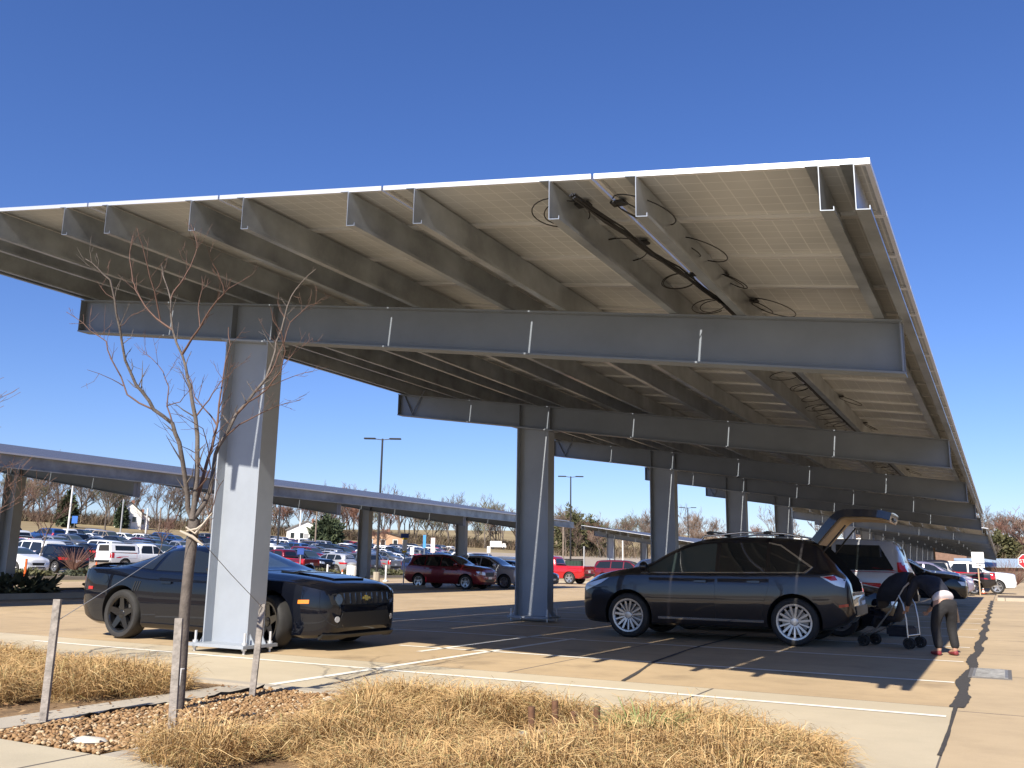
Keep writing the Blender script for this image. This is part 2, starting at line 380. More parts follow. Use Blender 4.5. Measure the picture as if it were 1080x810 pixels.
def canopy(name,label,cx,y0,ncol,D,xl,xr,zc,npan_cols,pitch,nrow_parts,gaps=.024,yover=3.03,pitchy=1.02,hb=.524,cables=False,colw=.78,group=None,lab=None,colflip=False,ground=0):
    """cx column line; y0 first column Y; roof from xl to xr"""
    t=empty(name,(cx,y0,ground)); tag(t,label,'solar canopy',group)
    T=Matrix.Translation((-cx,-y0,-ground))
    zf=lambda x:zc-SL*(x-cx)
    def add(nm,bm,m,par=None,sm=None):
        bmesh.ops.transform(bm,matrix=T,verts=bm.verts); return obj(nm,bm,m,par or t,sm)
    yf=y0-yover; yb=y0+(ncol-1)*D+yover
    for i in range(ncol):
        y=y0+i*D
        # column
        d=colw; bf=.30; tf=.022; tw=.016; top=zf(cx)+.06; bot=.11
        o=[(-d/2,-bf/2),(-d/2+tf,-bf/2),(-d/2+tf,-tw/2),(d/2-tf,-tw/2),(d/2-tf,-bf/2),(d/2,-bf/2),(d/2,bf/2),(d/2-tf,bf/2),(d/2-tf,tw/2),(-d/2+tf,tw/2),(-d/2+tf,bf/2),(-d/2,bf/2)]
        bm=bmesh.new(); prism(bm,o,lambda a,b:(cx+a,y+b,bot),lambda a,b:(cx+a,y+b,zf(cx+a)-.026)); col=add('column',bm,M_col)
        bm=bmesh.new(); box(bm,(cx,y,.09),(d+.2,.62,.04)); 
        for sx in (-1,1):
            for sy in (-1,1):
                a=cx+sx*(d/2+.002); bb=y+sy*.10
                prism(bm,[(0,0),(.09,0),(0,.13)],lambda p,q:(a+sx*p,bb-.007,.112+q),lambda p,q:(a+sx*p,bb+.007,.112+q))
        add('base_plate',bm,M_col,col)
        for sx in (-1,1):
            for sy in (-1,1):
                bm=bmesh.new()
                for r0,h0,h1 in ((.016,.0,.26),(.034,.112,.14),(.034,.045,.068)):
                    tube(bm,[(cx+sx*(d/2+.04),y+sy*.23,h0),(cx+sx*(d/2+.04),y+sy*.23,h1)],r0,8)
                add('anchor_bolt',bm,M_alu,col,60)
        bm=bmesh.new(); prism(bm,[(-d/2-.1,-.15),(d/2+.1,-.15),(d/2+.1,.15),(-d/2-.1,.15)],lambda a,b:(cx+a,y+b,zf(cx+a)-.024),lambda a,b:(cx+a,y+b,zf(cx+a)-.002)); add('cap_plate',bm,M_col,col)
        # beam
        bm=bmesh.new(); ibeam(bm,xl-.05,xr-.1,y,zf,hb,.22); beam=add('beam',bm,M_steel)
        for x,ww in ((cx-d/2+.01,.10),(cx+d/2-.01,.10),(xl-.04,.11),(xr-.125,.11)):
            for sy in (-1,1):
                bm=bmesh.new(); prism(bm,[(0,.022),(.012,.022),(.012,hb-.022),(0,hb-.022)],lambda a,b:(x+a,y+sy*.009,zf(x)+b),lambda a,b:(x+a,y+sy*ww,zf(x)+b)); add('stiffener',bm,M_steel,beam)
        if i:
            x=xl+.35
            for q in (.32,-.32):
                bm=bmesh.new(); tube(bm,[(x+q,y-.02,zf(x)+hb+.12),(x,y-.06-.02*(q>0),zf(x)+.05)],.018,6); add('fly_brace',bm,M_steel,beam)
    # purlins
    px=[]
    edges=[xr-pitch*k for k in range(npan_cols+1)]
    for g in edges[1:-1]: px+= [g-.36,g+.36]
    px+= [xr-.34,xr-.115,edges[-1]+.30,edges[-1]+.02]
    for x in sorted(px):
        top=zf(x)+hb+PZ-.002
        o=zsec(x,top); bm=bmesh.new()
        ends=[yf-.025,yb]
        prism(bm,o,lambda a,b:(x+a,ends[0],top+b-SL*a),lambda a,b:(x+a,ends[1],top+b-SL*a))
        add('purlin',bm,M_zinc)
    # modules
    rows=int((yb-yf)/pitchy)
    rest=bmesh.new(); cnt=0
    for r in range(rows):
        for k in range(npan_cols):
            x=xr-pitch*(k+1)+gaps/2; y=yf+r*pitchy; z=zf(x)+hb+PZ
            w=pitch-gaps; h=pitchy-.006
            if r<nrow_parts:
                bm=bmesh.new(); panel_bm(bm,0,0,0,w,h); me=None
                bmesh.ops.transform(bm,matrix=Matrix.Translation((x-cx,y-y0,z-ground)),verts=bm.verts)
                obj('solar_panel',bm,[M_alu,M_back,M_cell],t,'keep')
            else: panel_bm(rest,x-cx,y-y0,z-ground,w,h); cnt+=1
    if cnt:
        o=obj('solar_panel_array',rest,[M_alu,M_back,M_cell],t,'keep'); o['kind']='stuff'
    else: rest.free()
    return t,zf
CX,Y1,DD=-8.94,9.04,8.74
XL,XR=-12.6,-.55
ZC=4.152; HB=.524
CAN,ZF=canopy('solar_canopy','large grey steel solar carport canopy in the foreground with a row of broad columns',CX,Y1,5,DD,XL,XR,ZC,6,2.008,16)
canopy('solar_canopy','second stretch of solar carport in line behind the foreground canopy, far right',CX,65.2,10,DD,XL,XR,ZC,6,2.008,6)
canopy('solar_canopy','long solar carport across the lane at left, its low edge towards us',-26.3,-.4,6,8.74,-32.3,-20.75,3.62,6,1.92,6,colw=.6,hb=.42)
canopy('solar_canopy','distant solar carport with a sunlit white front column, seen past the red pickup',-31.2,77.5,6,8.74,-32.8,-18.7,3.75,7,2.014,6,colw=.7,hb=.45)
# ------------------------------------------------------------------ cables under the roof
M_cab=mat('black_cable',(.012,.012,.013),.5)
def cables():
    g=XR-2.008
    t=empty('cable_run',(g,Y1,4.6)); tag(t,'black bundle of solar cables hanging in loops under the canopy between two purlins','cables')
    def zz(x): return ZF(x)+HB+PZ
    for q in range(7):
        pts=[];ph=random.random()*6; off=random.uniform(-.022,.022); dz=random.uniform(0,.04)
        for i in range(161):
            y=Y1-2.98+i*.26; u=min(1,i/11)
            x=g-.20+u*.42+math.sin(i*.9+ph)*.012+off
            pts.append((x-g,y-Y1,zz(x)-4.6-.07-.03*abs(math.sin(i*math.pi/4.+ph))-dz-.10*u))
        bm=bmesh.new(); tube(bm,pts,.0085,5); obj('cable',bm,M_cab,t,80)
    for r in range(40):
        y=Y1-2.98+.45+r*1.02
        for s in ((-1,1) if r%3==0 or r<3 else (-1,)):
            u=min(1,(y-Y1+2.98)/2.9); x=g-.20+u*.42+s*.16
            bm=bmesh.new(); box(bm,(x-g,y-Y1,zz(x)-.012-4.6),(.13,.10,.022),bev=.006)
            jb=obj('junction_box',bm,M_cab,t)
            for sg in ((1,-1) if r%2==0 or r<4 else (1,)):
                R0=random.uniform(.16,.34); A1=random.uniform(.75,.95); sk=random.uniform(-.5,.5)
                pts=[]
                for i in range(23):
                    a=i/22*2*math.pi*A1
                    xx=s*(R0*.7*(1-math.cos(a)))-s*.02; yy=sg*R0*math.sin(a)*(1+sk*.3*math.cos(a))
                    pts.append((x-g+xx,y-Y1+yy+sk*.08,zz(x)-4.6-.03-.10*(1-math.cos(a))*.5-SL*xx))
                bm=bmesh.new(); tube(bm,pts,.0055,5); obj('cable_loop',bm,M_cab,jb,80)
cables()
# ------------------------------------------------------------------ vehicles
M_glass=mat('tinted_glass',(.012,.015,.016),.04,0,coat=.4)
M_glass2=mat('clear_dark_glass',(.035,.05,.05),.04,0,coat=.5)
M_rubber=mat('tyre_rubber',(.022,.021,.02),.75,var=.25,vscale=9)
M_dark=mat('black_trim_plastic',(.012,.012,.012),.5)
M_well=mat('wheel_well',(.006,.006,.006),.9)
M_chrome=mat('chrome_trim',(.75,.75,.76),.12,.95)
M_rim=mat('silver_alloy',(.46,.46,.47),.28,.8)
M_rimb=mat('black_alloy',(.010,.010,.011),.25,.2,coat=.5)
M_red=mat('red_lamp_lens',(.42,.012,.012),.12,coat=.6)
M_lens=mat('clear_lamp_lens',(.62,.63,.64),.1,.35,coat=.6)
M_amber=mat('amber_lamp_lens',(.75,.22,.02),.15,coat=.5)
M_plate=mat('licence_plate',(.7,.7,.68),.5)
M_gold=mat('gold_badge',(.65,.45,.10),.25,.8)
def paint(name,c,metal=.25,rough=.32): return mat('paint_'+name,c,rough,metal,coat=1.)
P_black=paint('black',(.002,.003,.007),.0,.5); P_black.node_tree.nodes['Principled BSDF'].inputs['Coat Weight'].default_value=1.; P_black.node_tree.nodes['Principled BSDF'].inputs['Specular IOR Level'].default_value=.05
P_char=paint('charcoal_metallic',(.012,.0105,.014),.35,.34)
# each car: nose at +x. tables run from nose to tail
def tab(*a): return list(zip(a[0::2],a[1::2]))
SPEC={}
SPEC['coupe']=dict(L=4.84,xf=1.49,xr=-1.36,rw=.355,tw=.26,rim='five',
 zt=tab(2.42,.62,2.41,.74,2.36,.83,2.25,.885,2.05,.93,1.6,.985,.98,1.035,.6,1.18,.2,1.325,-.1,1.375,-.5,1.385,-.9,1.345,-1.3,1.215,-1.72,1.085,-1.85,1.065,-2.1,1.075,-2.3,1.06,-2.37,.98,-2.42,.66),
 zs=tab(2.42,.55,2.41,.68,2.34,.775,2.2,.82,1.6,.905,.98,.94,.2,.95,-.6,.965,-1.4,1.02,-2.1,1.02,-2.3,1.0,-2.37,.92,-2.42,.62),
 zb=tab(2.42,.30,2.34,.17,1.9,.15,-1.9,.18,-2.25,.26,-2.42,.40),
 w=tab(2.42,.56,2.40,.68,2.34,.78,2.22,.865,2.05,.92,1.5,.96,.7,.925,0,.92,-.6,.93,-1.4,.975,-2.0,.94,-2.3,.87,-2.42,.76),
 wr=tab(2.42,.6,2.2,.66,1.,.74,.6,.66,.2,.56,-.5,.55,-1.2,.55,-1.7,.60,-2.3,.64,-2.42,.5),
 side=[[(.62,.97),(.18,1.225),(-.25,1.295),(-.80,1.285),(-.80,1.0)],[(-.87,1.01),(-.87,1.275),(-1.0,1.255),(-1.42,1.09),(-1.40,1.055)]],
 ws=(.94,.22,.70,.53),rwn=(-.98,-1.66,.50,.56),
 doors=[[(.82,.28),(.84,.905),(-.62,.945),(-.72,.7),(-.66,.30)]])
SPEC['crossover']=dict(L=4.77,xf=1.455,xr=-1.285,rw=.365,tw=.235,rim='ten',
 zt=tab(2.385,.64,2.36,.88,2.27,.98,1.9,1.09,1.45,1.17,1.2,1.225,.8,1.43,.42,1.60,.05,1.672,-.5,1.69,-1.1,1.67,-1.6,1.61,-1.83,1.37,-1.97,1.17,-2.06,1.06,-2.11,.95,-2.16,.60),
 zs=tab(2.385,.57,2.3,.86,1.8,1.0,1.25,1.05,.5,1.055,-.5,1.065,-1.4,1.095,-1.88,1.11,-2.02,1.05,-2.10,.96,-2.16,.55),
 zb=tab(2.385,.36,2.25,.24,1.9,.21,-1.7,.24,-2.0,.33,-2.16,.46),
 w=tab(2.385,.56,2.33,.74,2.1,.86,1.5,.935,.6,.93,0,.925,-.7,.93,-1.3,.945,-1.8,.905,-2.05,.83,-2.16,.70),
 wr=tab(2.385,.4,2.1,.6,1.2,.74,.6,.70,.1,.62,-.6,.60,-1.5,.57,-1.85,.6,-2.16,.52),
 side=[[(1.22,1.095),(.82,1.32),(.44,1.495),(.20,1.55),(-.04,1.57),(-.04,1.09)],[(-.11,1.09),(-.11,1.575),(-.5,1.585),(-.86,1.57),(-.86,1.10)],[(-.92,1.10),(-.92,1.56),(-1.06,1.525),(-1.50,1.215),(-1.44,1.135)]],
 ws=(1.28,.46,.70,.57),rwn=(-1.72,-2.06,.48,.56),
 doors=[[(1.0,.36),(1.08,1.05),(-.05,1.065),(-.05,.36)],[(-.095,.36),(-.095,1.065),(-.92,1.075),(-.92,.92),(-.84,.66),(-.78,.36)]])
SPEC['big_suv']=dict(L=5.13,xf=1.6,xr=-1.35,rw=.39,tw=.27,rim='five',
 zt=tab(2.56,.75,2.52,1.05,2.4,1.15,1.8,1.22,1.3,1.25,1.05,1.30,.6,1.62,.35,1.78,0,1.85,-.8,1.88,-1.6,1.87,-2.15,1.83,-2.3,1.72,-2.42,1.35,-2.5,1.15,-2.56,.65),
 zs=tab(2.56,.70,2.5,1.02,1.8,1.10,1.2,1.13,0,1.14,-1.5,1.15,-2.3,1.15,-2.5,1.1,-2.56,.6),
 zb=tab(2.56,.42,2.4,.30,-1.9,.32,-2.56,.5),
 w=tab(2.56,.74,2.5,.88,2.2,.97,1.5,1.0,-1.5,1.0,-2.3,.975,-2.5,.94,-2.56,.86),
 wr=tab(2.56,.6,1.3,.86,.6,.80,.1,.74,-1.8,.73,-2.2,.73,-2.4,.8,-2.56,.7),
 side=[[(.98,1.19),(.55,1.62),(.40,1.70),(-.0,1.72),(-.0,1.18)],[(-.09,1.18),(-.09,1.725),(-.95,1.735),(-.95,1.18)],[(-1.04,1.18),(-1.04,1.735),(-1.95,1.72),(-2.22,1.22),(-2.20,1.18)]],
 ws=(1.12,.42,.82,.70),rwn=(-2.24,-2.42,.62,.68),
 doors=[[(1.0,.45),(1.0,1.13),(-.02,1.13),(-.02,.45)],[(-.075,.45),(-.075,1.13),(-.98,1.135),(-.98,.9),(-.80,.45)]])
SPEC['small_suv']=dict(L=4.52,xf=1.4,xr=-1.29,rw=.345,tw=.23,rim='five',
 zt=tab(2.26,.62,2.22,.92,2.1,1.02,1.6,1.12,1.15,1.17,.95,1.24,.5,1.49,.2,1.61,-.3,1.67,-1.2,1.66,-1.85,1.61,-1.98,1.45,-2.1,1.15,-2.2,1.0,-2.26,.6),
 zs=tab(2.26,.56,2.2,.86,1.6,.98,1.,1.02,0,1.05,-1.2,1.09,-2.,1.10,-2.2,.95,-2.26,.55),
 zb=tab(2.26,.36,2.1,.24,-1.8,.26,-2.26,.45),
 w=tab(2.26,.58,2.2,.76,1.9,.88,1.3,.92,-1.3,.925,-1.9,.88,-2.15,.82,-2.26,.7),
 wr=tab(2.26,.4,1.2,.72,.5,.66,0,.60,-1.3,.58,-1.9,.58,-2.26,.5),
 side=[[(.98,1.09),(.42,1.43),(.10,1.53),(-.05,1.54),(-.05,1.08)],[(-.12,1.085),(-.12,1.545),(-.95,1.55),(-.95,1.105)],[(-1.02,1.11),(-1.02,1.545),(-1.45,1.50),(-1.72,1.25),(-1.68,1.15)]],
 ws=(1.02,.28,.68,.57),rwn=(-1.88,-2.06,.50,.56),
 doors=[[(.95,.40),(.96,1.04),(-.06,1.055),(-.06,.40)],[(-.11,.40),(-.11,1.055),(-.98,1.085),(-.98,.88),(-.80,.6),(-.72,.40)]])
SPEC['sedan']=dict(L=4.82,xf=1.45,xr=-1.33,rw=.325,tw=.22,rim='five',
 zt=tab(2.41,.50,2.38,.74,2.2,.82,1.6,.93,1.05,.99,.6,1.20,.2,1.37,-.2,1.44,-.7,1.45,-1.2,1.36,-1.7,1.16,-1.85,1.12,-2.2,1.10,-2.33,1.05,-2.41,.6),
 zs=tab(2.41,.45,2.3,.72,1.6,.86,1,.90,0,.92,-1.4,.97,-2.2,1.02,-2.33,.95,-2.41,.55),
 zb=tab(2.41,.30,2.2,.19,-1.9,.2,-2.41,.38),
 w=tab(2.41,.58,2.3,.78,2,.86,1.4,.91,-1.4,.915,-2,.88,-2.3,.8,-2.41,.68),
 wr=tab(2.41,.4,1.2,.7,.5,.62,0,.56,-.9,.55,-1.6,.60,-2.41,.5),
 side=[[(.92,.96),(.40,1.225),(.05,1.325),(-.18,1.345),(-.18,.965)],[(-.25,.97),(-.25,1.35),(-.8,1.345),(-1.2,1.24),(-1.5,1.08),(-1.45,1.01)]],
 ws=(.98,.24,.66,.53),rwn=(-1.05,-1.62,.50,.56),
 doors=[[(.95,.32),(.96,.905),(-.20,.93),(-.20,.32)],[(-.25,.32),(-.25,.935),(-1.1,.955),(-1.08,.75),(-.9,.45),(-.82,.32)]])
SPEC['pickup']=dict(L=5.7,xf=1.85,xr=-1.75,rw=.39,tw=.26,rim='five',bed=True,
 zt=tab(2.85,.75,2.82,1.08,2.7,1.15,2.1,1.22,1.6,1.25,1.4,1.30,1.0,1.62,.75,1.78,.4,1.86,-.1,1.87,-.45,1.83,-.62,1.6,-.70,1.24,-1,1.22,-2.6,1.22,-2.82,1.2,-2.85,.7),
 zs=tab(2.85,.70,2.8,1.02,2.1,1.10,1.5,1.12,0,1.13,-.7,1.14,-2.6,1.15,-2.82,1.13,-2.85,.65),
 zb=tab(2.85,.42,2.7,.32,-2.4,.36,-2.85,.55),
 w=tab(2.85,.74,2.8,.88,2.5,.96,1.9,.99,-1.9,.99,-2.75,.97,-2.85,.93),
 wr=tab(2.85,.6,1.6,.84,1.,.76,.4,.70,-.3,.70,-.62,.76,-.75,.90,-2.6,.92,-2.85,.88),
 side=[[(1.30,1.19),(.92,1.56),(.75,1.66),(.45,1.70),(.45,1.17)],[(.37,1.17),(.37,1.71),(-.35,1.70),(-.5,1.45),(-.5,1.18)]],
 ws=(1.46,.82,.78,.66),rwn=(-.56,-.68,.60,.66),
 doors=[[(1.4,.45),(1.4,1.12),(.42,1.125),(.42,.45)],[(.36,.45),(.36,1.125),(-.58,1.13),(-.58,.45)]])
SPEC['minivan']=dict(L=5.1,xf=1.55,xr=-1.5,rw=.34,tw=.23,rim='five',
 zt=tab(2.55,.60,2.5,.86,2.35,.96,1.9,1.10,1.5,1.20,1.,1.48,.6,1.66,.2,1.73,-.8,1.76,-1.8,1.73,-2.2,1.66,-2.35,1.4,-2.48,1.05,-2.55,.6),
 zs=tab(2.55,.55,2.45,.80,1.9,.98,1.4,1.02,0,1.04,-1.8,1.06,-2.4,1.05,-2.55,.55),
 zb=tab(2.55,.33,2.3,.2,-2,.22,-2.55,.42),
 w=tab(2.55,.6,2.45,.8,2.1,.93,1.5,.985,-1.8,.985,-2.3,.94,-2.55,.8),
 wr=tab(2.55,.4,1.6,.74,.9,.70,.3,.66,-1.8,.66,-2.3,.68,-2.55,.6),
 side=[[(1.3,1.10),(.75,1.50),(.45,1.60),(.25,1.61),(.25,1.07)],[(.17,1.07),(.17,1.615),(-.85,1.63),(-.85,1.08)],[(-.93,1.08),(-.93,1.63),(-1.9,1.60),(-2.2,1.2),(-2.15,1.10)]],
 ws=(1.55,.72,.74,.64),rwn=(-2.2,-2.42,.56,.64),
 doors=[[(1.25,.36),(1.26,1.02),(.22,1.035),(.22,.36)],[(.16,.36),(.16,1.035),(-.88,1.05),(-.88,.36)]])
SPEC['hatch']=dict(L=4.25,xf=1.32,xr=-1.29,rw=.315,tw=.21,rim='five',
 zt=tab(2.12,.52,2.09,.80,1.95,.88,1.5,1.00,1.1,1.07,.6,1.30,.2,1.43,-.3,1.49,-1.1,1.47,-1.6,1.40,-1.85,1.15,-2.0,.98,-2.12,.55),
 zs=tab(2.12,.46,2.0,.74,1.5,.90,1,.94,0,.96,-1.4,1.0,-1.9,1.0,-2.05,.9,-2.12,.5),
 zb=tab(2.12,.30,1.95,.19,-1.8,.2,-2.12,.38),
 w=tab(2.12,.58,2.03,.76,1.75,.85,1.2,.885,-1.3,.89,-1.8,.85,-2.05,.76,-2.12,.66),
 wr=tab(2.12,.4,1.1,.68,.4,.60,0,.56,-1.3,.55,-1.8,.58,-2.12,.5),
 side=[[(.92,1.0),(.38,1.28),(.0,1.38),(-.12,1.385),(-.12,1.0)],[(-.19,1.005),(-.19,1.39),(-.85,1.385),(-1.25,1.25),(-1.3,1.06)]],
 ws=(1.0,.26,.64,.53),rwn=(-1.62,-1.86,.48,.54),
 doors=[[(.9,.34),(.91,.95),(-.13,.965),(-.13,.34)],[(-.18,.34),(-.18,.965),(-1.0,.985),(-.98,.75),(-.8,.45),(-.74,.34)]])
def smooth_tab(t):
    # monotone-ish cubic through the table for soft panels, returned as a function
    xs=[a for a,_ in t][::-1]; ys=[b for _,b in t][::-1]; n=len(xs)
    d=[(ys[i+1]-ys[i])/(xs[i+1]-xs[i]) for i in range(n-1)]
    m=[d[0]]+[0 if d[i-1]*d[i]<=0 else 2*d[i-1]*d[i]/(d[i-1]+d[i]) for i in range(1,n-1)]+[d[-1]]
    def f(x):
        if x<=xs[0]: return ys[0]
        if x>=xs[-1]: return ys[-1]
        i=max(j for j in range(n-1) if xs[j]<=x); h=xs[i+1]-xs[i]; s=(x-xs[i])/h
        return (2*s**3-3*s*s+1)*ys[i]+(s**3-2*s*s+s)*h*m[i]+(-2*s**3+3*s*s)*ys[i+1]+(s**3-s*s)*h*m[i+1]
    return f
def body_bm(sp,nst=84):
    fz,fs,fb,fw,fr=(smooth_tab(sp[k]) for k in ('zt','zs','zb','w','wr'))
    L2=sp['L']/2; bm=bmesh.new(); rows=[]
    ts=[i/(nst-1) for i in range(nst)]
    for t in ts:
        u=t*2-1; x=L2*(math.sin(u*math.pi/2)*.5+u*.5); x=x if x>0 else x*sp.get('tail',L2)/L2          # denser towards nose and tail
        zt,zs,zb,w,wr=fz(x),fs(x),fb(x),fw(x),fr(x)
        zs=min(zs,zt-.02); H=zs-zb; g=zt-zs
        yg=w*.945-.03; wr=min(wr,yg-.02)
        pts=[(0,zb),(.5*w,zb),(.88*w,zb+.01),(.945*w,zb+.05),(.965*w,zb+.16*H),(.985*w,zb+.33*H),(1.0*w,zb+.5*H),(1.0*w,zb+.64*H),(.99*w,zb+.78*H),(.982*w,zb+.90*H),(.965*w,zs-.012),(yg+.012,zs+.006)]
        k=min(1,g/.25)
        for s in (.06,.2,.4,.6,.8,.92):
            pts.append((yg+(wr-yg)*(s**1.12),zs+.006+(g-.055*k-.012)*s))
        pts+= [(wr-.05*k-.02,zt-.028*k-.004),(wr*.72,zt-.010*k-.002),(wr*.36,zt-.002),(0,zt)]
        rows.append((x,pts))
    V=[]
    for x,pts in rows:
        ring=[bm.verts.new((x,y,z)) for y,z in pts]
        ring+= [bm.verts.new((x,-y,z)) for y,z in pts[1:-1][::-1]]
        V.append(ring)
    n=len(V[0])
    for a,b in zip(V,V[1:]):
        for k in range(n): bm.faces.new((a[k],a[(k+1)%n],b[(k+1)%n],b[k]))
    bm.faces.new(V[0]); bm.faces.new(V[-1][::-1])
    bmesh.ops.recalc_face_normals(bm,faces=bm.faces)
    return bm
def patch(bvh,outline,view,off=.004,step=.09,thick=.012,mi=0):
    """panel cut to an outline and laid on the body surface seen along an axis; L/R/F/B/T"""
    bm=bmesh.new(); f=bm.faces.new([bm.verts.new((a,b,0)) for a,b in outline])
    a0,a1=min(p[0] for p in outline),max(p[0] for p in outline); b0,b1=min(p[1] for p in outline),max(p[1] for p in outline)
    for ax,lo,hi in ((0,a0,a1),(1,b0,b1)):
        n=max(1,int((hi-lo)/step))
        for i in range(1,n+1):
            c=lo+(hi-lo)*i/(n+1); co=Vector((c,0,0)) if ax==0 else Vector((0,c,0)); no=Vector((1,0,0)) if ax==0 else Vector((0,1,0))
            bmesh.ops.bisect_plane(bm,geom=bm.verts[:]+bm.edges[:]+bm.faces[:],plane_co=co,plane_no=no)
    D={'L':Vector((0,-1,0)),'R':Vector((0,1,0)),'F':Vector((-1,0,0)),'B':Vector((1,0,0)),'T':Vector((0,0,-1))}[view]
    nrm={}
    for v in bm.verts:
        a,b=v.co.x,v.co.y
        p=Vector((a,0,b)) if view in 'LR' else Vector((0,a,b)) if view in 'FB' else Vector((a,b,0))
        o=p-D*4
        h=bvh.ray_cast(o,D)
        if h[0] is None:
            q=bvh.find_nearest(p-D*.9); h=(q[0],q[1])
        nn=h[1]; nn=nn if nn.dot(D)<0 else -nn
        nn=(nn-D*.3).normalized()
        nrm[v]=nn; v.co=h[0]+nn*off
    bmesh.ops.recalc_face_normals(bm,faces=bm.faces)
    if bm.faces and sum((f.normal.dot(D) for f in bm.faces))>0: bmesh.ops.reverse_faces(bm,faces=bm.faces[:])
    be=[e for e in bm.edges if len(e.link_faces)==1]
    r=bmesh.ops.extrude_edge_only(bm,edges=be); nv=[g for g in r['geom'] if isinstance(g,bmesh.types.BMVert)]
    for v in nv:
        src=min((w for e in v.link_edges for w in (e.other_vert(v),) if w in nrm),key=lambda w:(w.co-v.co).length,default=None)
        v.co=v.co-(nrm[src] if src else -D)*thick
    for f in bm.faces: f.material_index=mi
    return bm
def mirror_out(o): return [(a,b) for a,b in o]
def ngon_round(cx,cz,r,n=14,rx=None): return [(cx+(rx or r)*math.cos(2*math.pi*k/n),cz+r*math.sin(2*math.pi*k/n)) for k in range(n)]
def wheel_bms(r,w,kind):
    """outer face at +y. returns tyre, rim"""
    rr=r*.74 if kind in('ten','coupe','five20') else r*.68
    t=bmesh.new(); h=w/2
    lathe(t,[(rr,-h*.9),(rr+.02,-h),(r*.92,-h),(r-.012,-h*.86),(r,-h*.6),(r,h*.6),(r-.012,h*.86),(r*.92,h),(rr+.02,h),(rr,h*.92),(rr-.01,0)],40,'Y',closed=True)
    m=bmesh.new()
    lathe(m,[(rr+.004,h*.95),(rr-.022,h*.93),(rr-.034,h*.80),(rr-.045,-h*.2),(rr-.04,-h*.3)],40,'Y',cap=False)
    lathe(m,[(.075,h*.2),(.072,h*.66),(.055,h*.78),(.02,h*.8),(.0001,h*.8)],20,'Y')
    def spoke(a,w0,w1,dp,y0,y1,skew=0):
        c,s=math.cos(a),math.sin(a)
        o=[(.05,-w0),(.05,w0),(rr-.02,w1+skew),(rr-.02,-w1+skew)]
        pts=[]
        for (q,p) in o:
            y=y0+(y1-y0)*(q-.05)/(rr-.07); pts.append((q*c-p*s,q*s+p*c,y))
        hi=[m.verts.new((x,y,z)) for x,z,y in pts]; lo=[m.verts.new((x,y-dp,z)) for x,z,y in pts]
        m.faces.new(hi); m.faces.new(lo[::-1])
        for i in range(4): m.faces.new((hi[i],lo[i],lo[(i+1)%4],hi[(i+1)%4]))
    if kind=='ten':
        for k in range(5):
            for d in (-.20,.20): spoke(2*math.pi*k/5+math.pi/2+d,.0165,.017,.03,h*.72,h*.84,skew=.0)
            spoke(2*math.pi*k/5+math.pi/2+math.pi/5,.010,.014,.03,h*.66,h*.80)
    elif kind=='coupe':
        for k in range(5): spoke(2*math.pi*k/5+math.pi/2,.055,.036,.05,h*.72,h*.86)
    else:
        for k in range(5): spoke(2*math.pi*k/5+math.pi/2,.05,.045,.04,h*.70,h*.86)
    d=bmesh.new(); lathe(d,[(rr-.04,-h*.1),(.0001,-h*.1)],28,'Y')
    br=bmesh.new(); lathe(br,[(rr*.74,-h*.02),(rr*.74,h*.12),(.08,h*.12)],24,'Y',cap=False)
    return t,m,d,br
